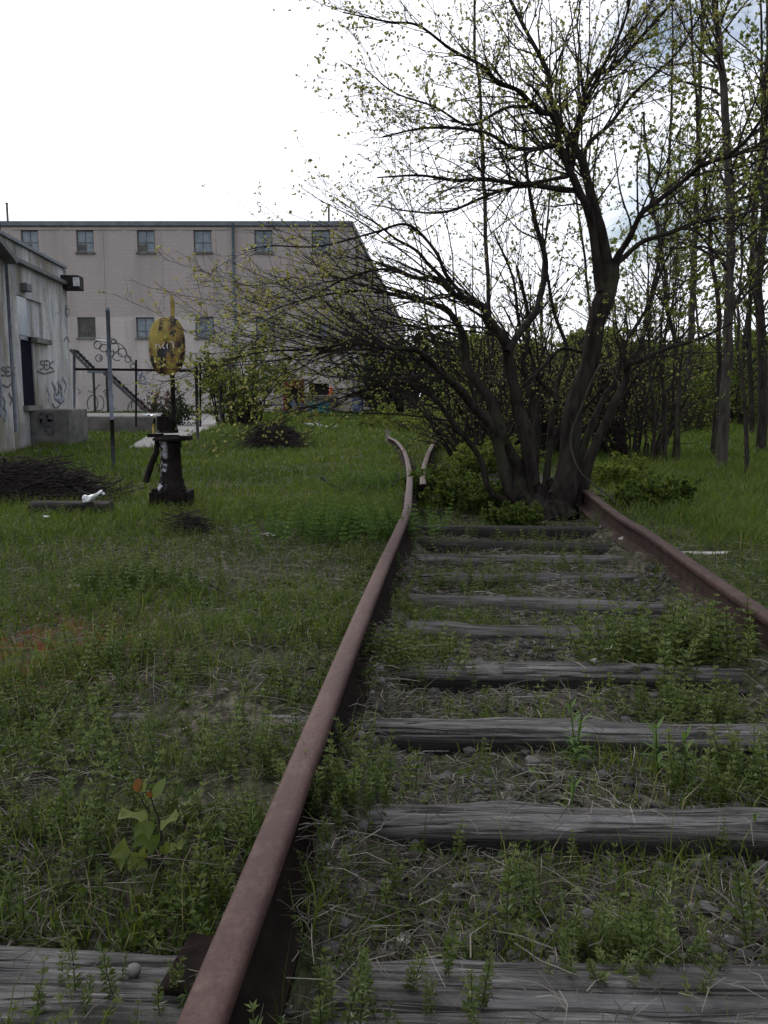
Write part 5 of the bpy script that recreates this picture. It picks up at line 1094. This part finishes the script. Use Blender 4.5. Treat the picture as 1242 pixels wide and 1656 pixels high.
def lance_weed(px, py, hgt, label, seed, nst=1):
    rg = np.random.default_rng(seed); c = gp(px, py); t = thing('lance_leaved_weed', label, 'weed', (c[0], c[1], float(gz(c[0], c[1]))), 'lance leaved weeds on the track')
    sm, lm = MB(), MB()
    for s_ in range(nst):
        p = grow(rg, (rg.normal(0, .02) * (nst > 1), rg.normal(0, .02) * (nst > 1), -.01), nrm([rg.normal(0, .12), rg.normal(0, .1), 1]), hgt * (.75 + .3 * rg.random()), 9, .03, (0, 0, .02)); sm.tube(p, np.linspace(.0032, .0016, 10), 6)
        for i in range(15):
            tt = .25 + .75 * i / 14; q = p[min(9, int(tt * 9))]; a = i * 2.4 + rg.random(); L = hgt * (.32 - .12 * tt) * (.8 + .4 * rg.random()); up = .35 + 1.1 * tt ** 3
            d = nrm([math.cos(a), math.sin(a), up]); sp_ = grow(rg, q, d, L, 5, .03, (0, 0, -.13 * (1.3 - tt))); wv = np.array([.12, .8, 1.0, .75, .4, .03]) * L * .11; sd2 = nrm(np.cross(d, [0, 0, 1])); nn2 = np.array([0, 0, 1.0])
            V = np.concatenate([sp_ - sd2 * wv[:, None] + nn2 * wv[:, None] * .3, sp_, sp_ + sd2 * wv[:, None] + nn2 * wv[:, None] * .3]); lm.add(V, Q=[[k, k + 1, 6 + k + 1, 6 + k] for k in range(5)] + [[6 + k, 7 + k, 13 + k, 12 + k] for k in range(5)], var=float(np.clip(.25 + .6 * tt + rg.normal(0, .12), 0, 1)))
    s = sm.build('stem', M['lance'], smooth=True); s.parent = t; f = lm.build('leaves', M['lance'], smooth=True); f.parent = t
lance_weed(548, 1222, .10, 'short bright lance leaved sprout beside the long left rail', 1)
lance_weed(928, 1210, .20, 'lance leaved weed with two tops in front of the third tie', 2, 2)
lance_weed(1072, 1225, .22, 'tallest lance leaved weed, right of the double topped one', 3, 2)
lance_weed(915, 1305, .16, 'lance leaved weed with reddish stem rooted at the broad tie', 4)
lance_weed(1225, 1330, .13, 'lance leaved weed cut by the right edge of the photo', 5)
lance_weed(650, 928, .12, 'yellowish lance leaved sprout leaning on the curved rail', 6)
# tulip tree seedling with orange young leaves
c = gp(250, 1420); sd_t = thing('tree_seedling', 'leafy seedling with broad lobed leaves and two orange new leaves', 'seedling', (c[0], c[1], float(gz(c[0], c[1]))))
mm_ = G(250, 1420)[1] / F * 1.08
M['seed_leaf'] = foliage('seedling_leaf', [(0, (.05, .085, .016)), (1, (.15, .185, .05))], .35, .45); M['orange_leaf'] = foliage('orange_new_leaf', [(0, (.10, .045, .014)), (1, (.16, .08, .026))], .4)
def sl_(px, py, dy=0.0): return np.array([(px - 250) * mm_, dy, (1420 - py) * mm_ * 1.02])
rg = np.random.default_rng(4)
stem = smooth_path([sl_(262, 1424), sl_(262, 1365, .01), sl_(257, 1330, .015), sl_(250, 1305, .01), sl_(247, 1292, .012)], 16); mb = MB(); mb.tube(stem, np.linspace(.0028, .0014, 16), 6)
s2 = smooth_path([sl_(245, 1318, .012), sl_(238, 1300), sl_(233, 1288), sl_(230, 1278, -.005)], 8); mb.tube(s2, np.linspace(.0016, .001, 8), 5)
def lobed(base, tip, wid, nrm_, name, mat, var, lobes=True):
    base, tip = np.array(base), np.array(tip); d = tip - base; L = np.linalg.norm(d); d /= L; sd2 = nrm(np.cross(d, nrm_)); nn2 = np.cross(sd2, d)
    out = [(0, .02), (.05, .34), (.18, .74), (.30, .46), (.46, .30), (.60, .44), (.86, .78), (.84, .44), (.82, .2), (.76, .0)] if lobes else [(0, .02), (.1, .25), (.3, .45), (.5, .5), (.7, .42), (.88, .22), (.97, .08), (1, 0)]
    L_ = [base + d * L * a + sd2 * wid * b + nn2 * (abs(b) * wid * .35 - .25 * L * a * a) for a, b in out]; R_ = [base + d * L * a - sd2 * wid * b + nn2 * (abs(b) * wid * .35 - .25 * L * a * a) for a, b in out]; C_ = [base + d * L * min(a, .86 if lobes else 1) + nn2 * (-.25 * L * a * a) for a, b in out]
    n = len(out); m2 = MB(); m2.add(L_ + C_ + R_, Q=[[k, k+1, n+k+1, n+k] for k in range(n-1)] + [[n+k, n+k+1, 2*n+k+1, 2*n+k] for k in range(n-1)], var=var); o = m2.build(name, M[mat], smooth=True); o.parent = sd_t; return o
for (bx_, by_, tx, ty, w_, nv, va, lb) in [(243,1322,195,1304,.030,(0,-.6,1),.9,True),(252,1340,222,1330,.05,(.2,-1,.5),.3,True),(258,1366,222,1345,.055,(.1,-1,.3),.15,True),(262,1340,291,1305,.028,(-.3,-.6,1),.95,True),(228,1398,188,1362,.05,(.2,-1,.4),.6,True),(212,1385,190,1398,.035,(0,-1,.6),.7,True),(234,1392,236,1366,.03,(1,-.5,.3),.8,True),(264,1382,274,1362,.034,(.2,-1,.2),.35,False),(275,1375,300,1356,.028,(-.2,-.6,1),.85,True),(240,1400,220,1396,.03,(0,-.5,1),.5,True)]:
    lobed(sl_(bx_, by_), sl_(tx, ty, -.012), w_ * .62, nv, 'leaf', 'seed_leaf', va, lb); mb.tube(smooth_path([sl_(255 if by_ < 1350 else 262, by_ + 14, .01), sl_((bx_ + 256) / 2, by_ + 4), sl_(bx_, by_)], 6), .0009, 4)
lobed(s2[-1], sl_(231, 1256, -.004), .020, (.1, -1, .1), 'orange_leaf', 'orange_leaf', .8, False); lobed(stem[-1], sl_(247, 1279, -.006), .014, (-.1, -1, .2), 'orange_leaf', 'orange_leaf', .3, False); lobed(s2[-1] + [.003, 0, 0], sl_(243, 1262, -.002), .014, (.4, -1, 0), 'leaf', 'seed_leaf', .7, False); lobed(sl_(253, 1290), sl_(268, 1260, .01), .022, (-.3, -1, .2), 'leaf', 'seed_leaf', .5, False)
s = mb.build('stem', M['twig'], smooth=True); s.parent = sd_t

def stone(px, py, s, label, seed, mat='stone', z=None):
    rg = np.random.default_rng(seed); V, T = rock(rg, 2); mb = MB(); mb.add(V * s, T=T); o = mb.build('stone', M[mat], smooth=False, props=dict(label=label, cat='stone')); c = gp(px, py); o.location = (c[0], c[1], float(gz(c[0], c[1])) + s * .3 if z is None else z); return o
stone(121, 956, .040, 'pale stone lying in the weeds beyond the orange moss at left', 1)
stone(960, 1054, .032, 'pale stone on the gravel in front of the silvery tie', 2)
stone(1146, 1478, .015, 'small pale pebble right of the green weed clump', 3)
stone(1172, 1482, .012, 'smaller pebble at the right of two beside the weed clump', 4)
stone(650, 1476, .016, 'round grey stone in the gravel near the left rail', 5)
stone(1010, 880, .05, 'whitish stone between ties near the right rail', 6)
stone(388, 1058, .04, 'flat dark stone half sunk in weeds left of the rail', 7, 'concrete', -.005)
# white rotten board beyond the right rail
c = gp(1140, 900); mb = MB(); mb.box((0, 0, 0), (.34, .07, .03)); o = bevel(mb.build('white_board', M['stone'], props=dict(label='short whitish board lying beyond the right rail', cat='board')), .006); o.location = (c[0], c[1], .012)

def brush(px0, px1, py, hgt, dep, n, seed, label):
    rg = np.random.default_rng(seed); a, b = G(px0, py), G(px1, py); c = (a + b) / 2; w = abs(b[0] - a[0]); mb = MB()
    nx_, ny_ = 40, 16; V = []
    prof = lambda u, v: hgt * 1.0 * max(0, (1 - abs(2 * u - 1) ** 2.6)) * max(0, 1 - abs(2 * v - 1) ** 2.2)
    for i in range(nx_):
        for j in range(ny_):
            u, v = i / (nx_ - 1), j / (ny_ - 1); V.append([(u - .5) * w, (v - .5) * dep, prof(u, v) * (.65 + .6 * float(fbm(np.array(u * 6 + seed), np.array(v * 3.), 1.5))) - .05])
    mb.add(V, Q=[[i*ny_+j, (i+1)*ny_+j, (i+1)*ny_+j+1, i*ny_+j+1] for i in range(nx_-1) for j in range(ny_-1)], m=1)
    for _ in range(n):
        u, v = np.clip(rg.normal(.5, .24), .03, .97), np.clip(rg.normal(.45, .25), .02, .98); z = prof(u, v) * (.2 + .85 * rg.random()); an = rg.normal(0, .6) + (3.14 if rg.random() < .5 else 0); L = (.2 + .42 * rg.random()) * min(1, .25 + dep)
        d = nrm([math.cos(an), math.sin(an) * .7, rg.normal(.0, .25)]); p = grow(rg, np.array([(u - .5) * w, (v - .5) * dep, z]) - d * L / 2, d, L, 5, .13, (0, 0, -.03)); p[:, 2] = np.clip(p[:, 2], -.02, hgt * 1.15); r0 = .002 + .006 * rg.random() ** 3; mb.tube(p, np.linspace(r0, r0 * .5, 6) * (hgt / .33), 4, m=0, var=rg.random() * .45 + (.4 if rg.random() < .06 else 0))
    o = mb.build('brush_pile', [M['brush'], M['brush_core']], props=dict(label=label, cat='brush pile')); o.location = (c[0], c[1] + dep * .4, 0)
M['brush'] = foliage('dead_brush', [(0, (.012, .009, .008)), (.6, (.05, .04, .037)), (1, (.22, .19, .17))], 0, .9); M['brush_core'] = simple('rotten_brush', (.006, .005, .004), (.02, .016, .014), 20, .95, .1)
brush(-150, 172, 818, .37, .8, 1700, 1, 'long dark heap of dead brush at the left edge')
brush(380, 492, 732, .48, 1.1, 700, 2, 'dark brush pile alone on the lawn in front of the warehouse')
brush(268, 335, 872, .18, .3, 260, 3, 'small black clump of roots and debris in front of the switch stand')
def fallen(px, label, r0, z=.03):
    pts = smooth_path([G(x, y) + [0, 0, z + dz] for x, y, dz in px], 14); mb = MB(); mb.tube(pts, np.linspace(r0, r0 * .5, 14), 6); mb.build('fallen_branch', M['bark'], smooth=True, props=dict(label=label, cat='branch'))
fallen([(520,786,.06),(550,800,.03),(580,808,.02),(600,801,.08)], 'dark curved fallen branch on the grass left of the bend in the rail', .014)
fallen([(635,812,.12),(645,800,.16),(638,790,.24)], 'pale forked stick leaning on the rail at its bend', .007)
fallen([(960,808,.02),(985,820,.05),(1012,838,.02),(1030,850,.03)], 'dead twig lying along the right rail beside the roots', .010)
fallen([(340,962,.02),(375,985,.03),(395,1000,.01)], 'thin pale stick lying in the weeds left of the long rail', .004)
# white plastic bottle lying crumpled on the tie end
c = G(150, 811, .13); bt = thing('plastic_bottle', 'crumpled white plastic bottle lying on the thick tie end', 'bottle', (c[0], c[1] - .05, .135)); bt.scale = (.62, .62, .62)
mb = MB(); rg = np.random.default_rng(3); prof = [(.001, 0), (.05, .005), (.058, .03), (.052, .06), (.060, .10), (.05, .13), (.035, .155), (.034, .185), (.028, .20), (.030, .24), (.018, .265)]
n = 20; V = []
for r0, z in prof:
    for k in range(n): t = k / n * 6.283; q = r0 * (1 + .22 * math.sin(3 * t + z * 40) + .14 * rg.normal()); V.append([(z - .1) * .97, q * math.cos(t), q * math.sin(t) * .8 + .035 + max(0, z - .1) * .62])
mb.add(V, Q=[[i*n+j, i*n+(j+1)%n, (i+1)*n+(j+1)%n, (i+1)*n+j] for i in range(len(prof)-1) for j in range(n)]); o = mb.build('body', M['white_plastic'], smooth=True); o.parent = bt
mb = MB(); mb.lathe((0, 0, 0), [(.02, 0), (.02, .022), (.016, .026)], 12); o = mb.build('bottle_cap', M['white_plastic']); o.parent = bt; o.location = (.16, 0, .10); o.rotation_euler = (0, 1.2, 0)
def scrap(px, py, w, d, label, seed, zt=.03, Y=None, mat='white_plastic'):
    rg = np.random.default_rng(seed); mb = MB(); n = 7; V = [[(i / (n-1) - .5) * w * (1 + .2 * rg.normal()), (j / (n-1) - .5) * d, abs(rg.normal(0, .25)) * min(w, d) * .5] for i in range(n) for j in range(n)]
    mb.add(V, Q=[[i*n+j, (i+1)*n+j, (i+1)*n+j+1, i*n+j+1] for i in range(n-1) for j in range(n-1)]); o = mb.build('litter', M[mat], props=dict(label=label, cat='litter')); c = G(px, py) if Y is None else P(px, py, Y); o.location = (c[0], c[1], zt if Y is None else c[2]); sm_ = o.modifiers.new('solid', 'SOLIDIFY'); sm_.thickness = .004
scrap(243, 672, .28, .3, 'white crumpled paper lying on the edge of the dock', 1, 0, 21.9)
scrap(507, 692, .5, .6, 'larger white scrap on the far lawn in front of the teal tub', 2); scrap(496, 689, .18, .3, 'tiny white scrap beside the larger one on the far lawn', 3); scrap(537, 695, .4, .4, 'white scrap on the far lawn, right of its two neighbours', 4)
scrap(76, 846, .06, .05, 'small white scrap in the grass left of the tie end', 5, .05); scrap(437, 870, .09, .07, 'pale scrap on the bare patch right of the black debris', 6, .02, mat='stone'); scrap(390, 858, .10, .08, 'pale flat scrap on the bare patch nearest the black debris', 7, .02, mat='stone')

# ---- junk by the warehouse corner
yj = 46.5
a, b = P(497, 672, yj), P(536, 655, yj); t = thing('plastic_tub', 'teal plastic tub lying upside down by the warehouse corner', 'tub', ((a[0] + b[0]) / 2, yj, 0))
w, h_ = b[0] - a[0], .62; mb = MB(); mb.hexa([[-w/2, -.5, .0], [w/2, -.5, .0], [w/2, .5, 0], [-w/2, .5, 0], [-w*.40, -.4, h_], [w*.40, -.4, h_], [w*.40, .4, h_], [-w*.40, .4, h_]]); o = bevel(mb.build('shell', M['teal']), .1, 3); o.parent = t
mb = MB(); mb.box((0, 0, .06), (w * 1.04, 1.1, .10)); o = bevel(mb.build('rim', M['teal']), .03); o.parent = t
c = P(535, 637, 48.4); t = thing('traffic_cone', 'bright orange traffic cone standing on the ledge by the dark opening', 'traffic cone', (c[0], 48.4, c[2] - .02)); mb = MB(); mb.lathe((0, 0, 0), [(.13, 0.02), (.12, .05), (.045, .42), (.03, .44)], 14); o = mb.build('cone', M['orange'], smooth=True); o.parent = t; mb = MB(); mb.box((0, 0, .0), (.36, .36, .04)); o = mb.build('foot', M['orange']); o.parent = t
a, b = P(500, 640, 48.5), P(546, 662, 48.5); mb = MB(); mb.box(((a[0] + b[0]) / 2, 48.45, a[2] / 2), (b[0] - a[0], .9, a[2])); bevel(mb.build('concrete_ledge', M['concrete'], props=dict(label='grey concrete ledge under the dark opening in the warehouse wall', cat='ledge')), .04)
c = P(579, 664, 46.8); t = thing('steel_drum', 'blue steel drum with pale scribbles beside the warehouse corner', 'drum', (c[0], 46.8, 0)); mb = MB(); mb.lathe((0, 0, 0), [(.29, 0), (.30, .02), (.29, .04), (.29, .26), (.305, .28), (.29, .30), (.29, .54), (.305, .56), (.29, .58), (.29, .80), (.30, .83), (.27, .84)], 24); o = mb.build('drum_body', M['blue_drum'], smooth=True); o.parent = t
mb = MB(); rg = np.random.default_rng(6)
for k in range(7):
    a0 = -1.57 + rg.normal(0, .5); z_ = .2 + .5 * rg.random(); p = [(.312 * math.cos(a0 + q * .07), .312 * math.sin(a0 + q * .07), z_ + .06 * math.sin(q * 1.7 + k)) for q in range(6)]; mb.tube(p, .012, 4)
o = mb.build('graffiti', M['graffiti_white']); o.parent = t
a = P(488, 668, 46.9); t = thing('junk_pile', 'grey pile of broken boards and sheet metal between red door and tub', 'junk pile', (a[0], 46.9, 0)); rg = np.random.default_rng(9)
for k in range(9):
    mb = MB(); mb.box((0, 0, 0), (.5 + .6 * rg.random(), .05, .12 + .25 * rg.random())); o = mb.build('board', M[('frame', 'concrete', 'blue_drum')[k % 3]]); o.parent = t; o.location = (rg.normal(0, .35), rg.normal(0, .3), .15 + .1 * k * .5); o.rotation_euler = (rg.normal(0, .5), rg.normal(0, .5), rg.normal(0, .8))
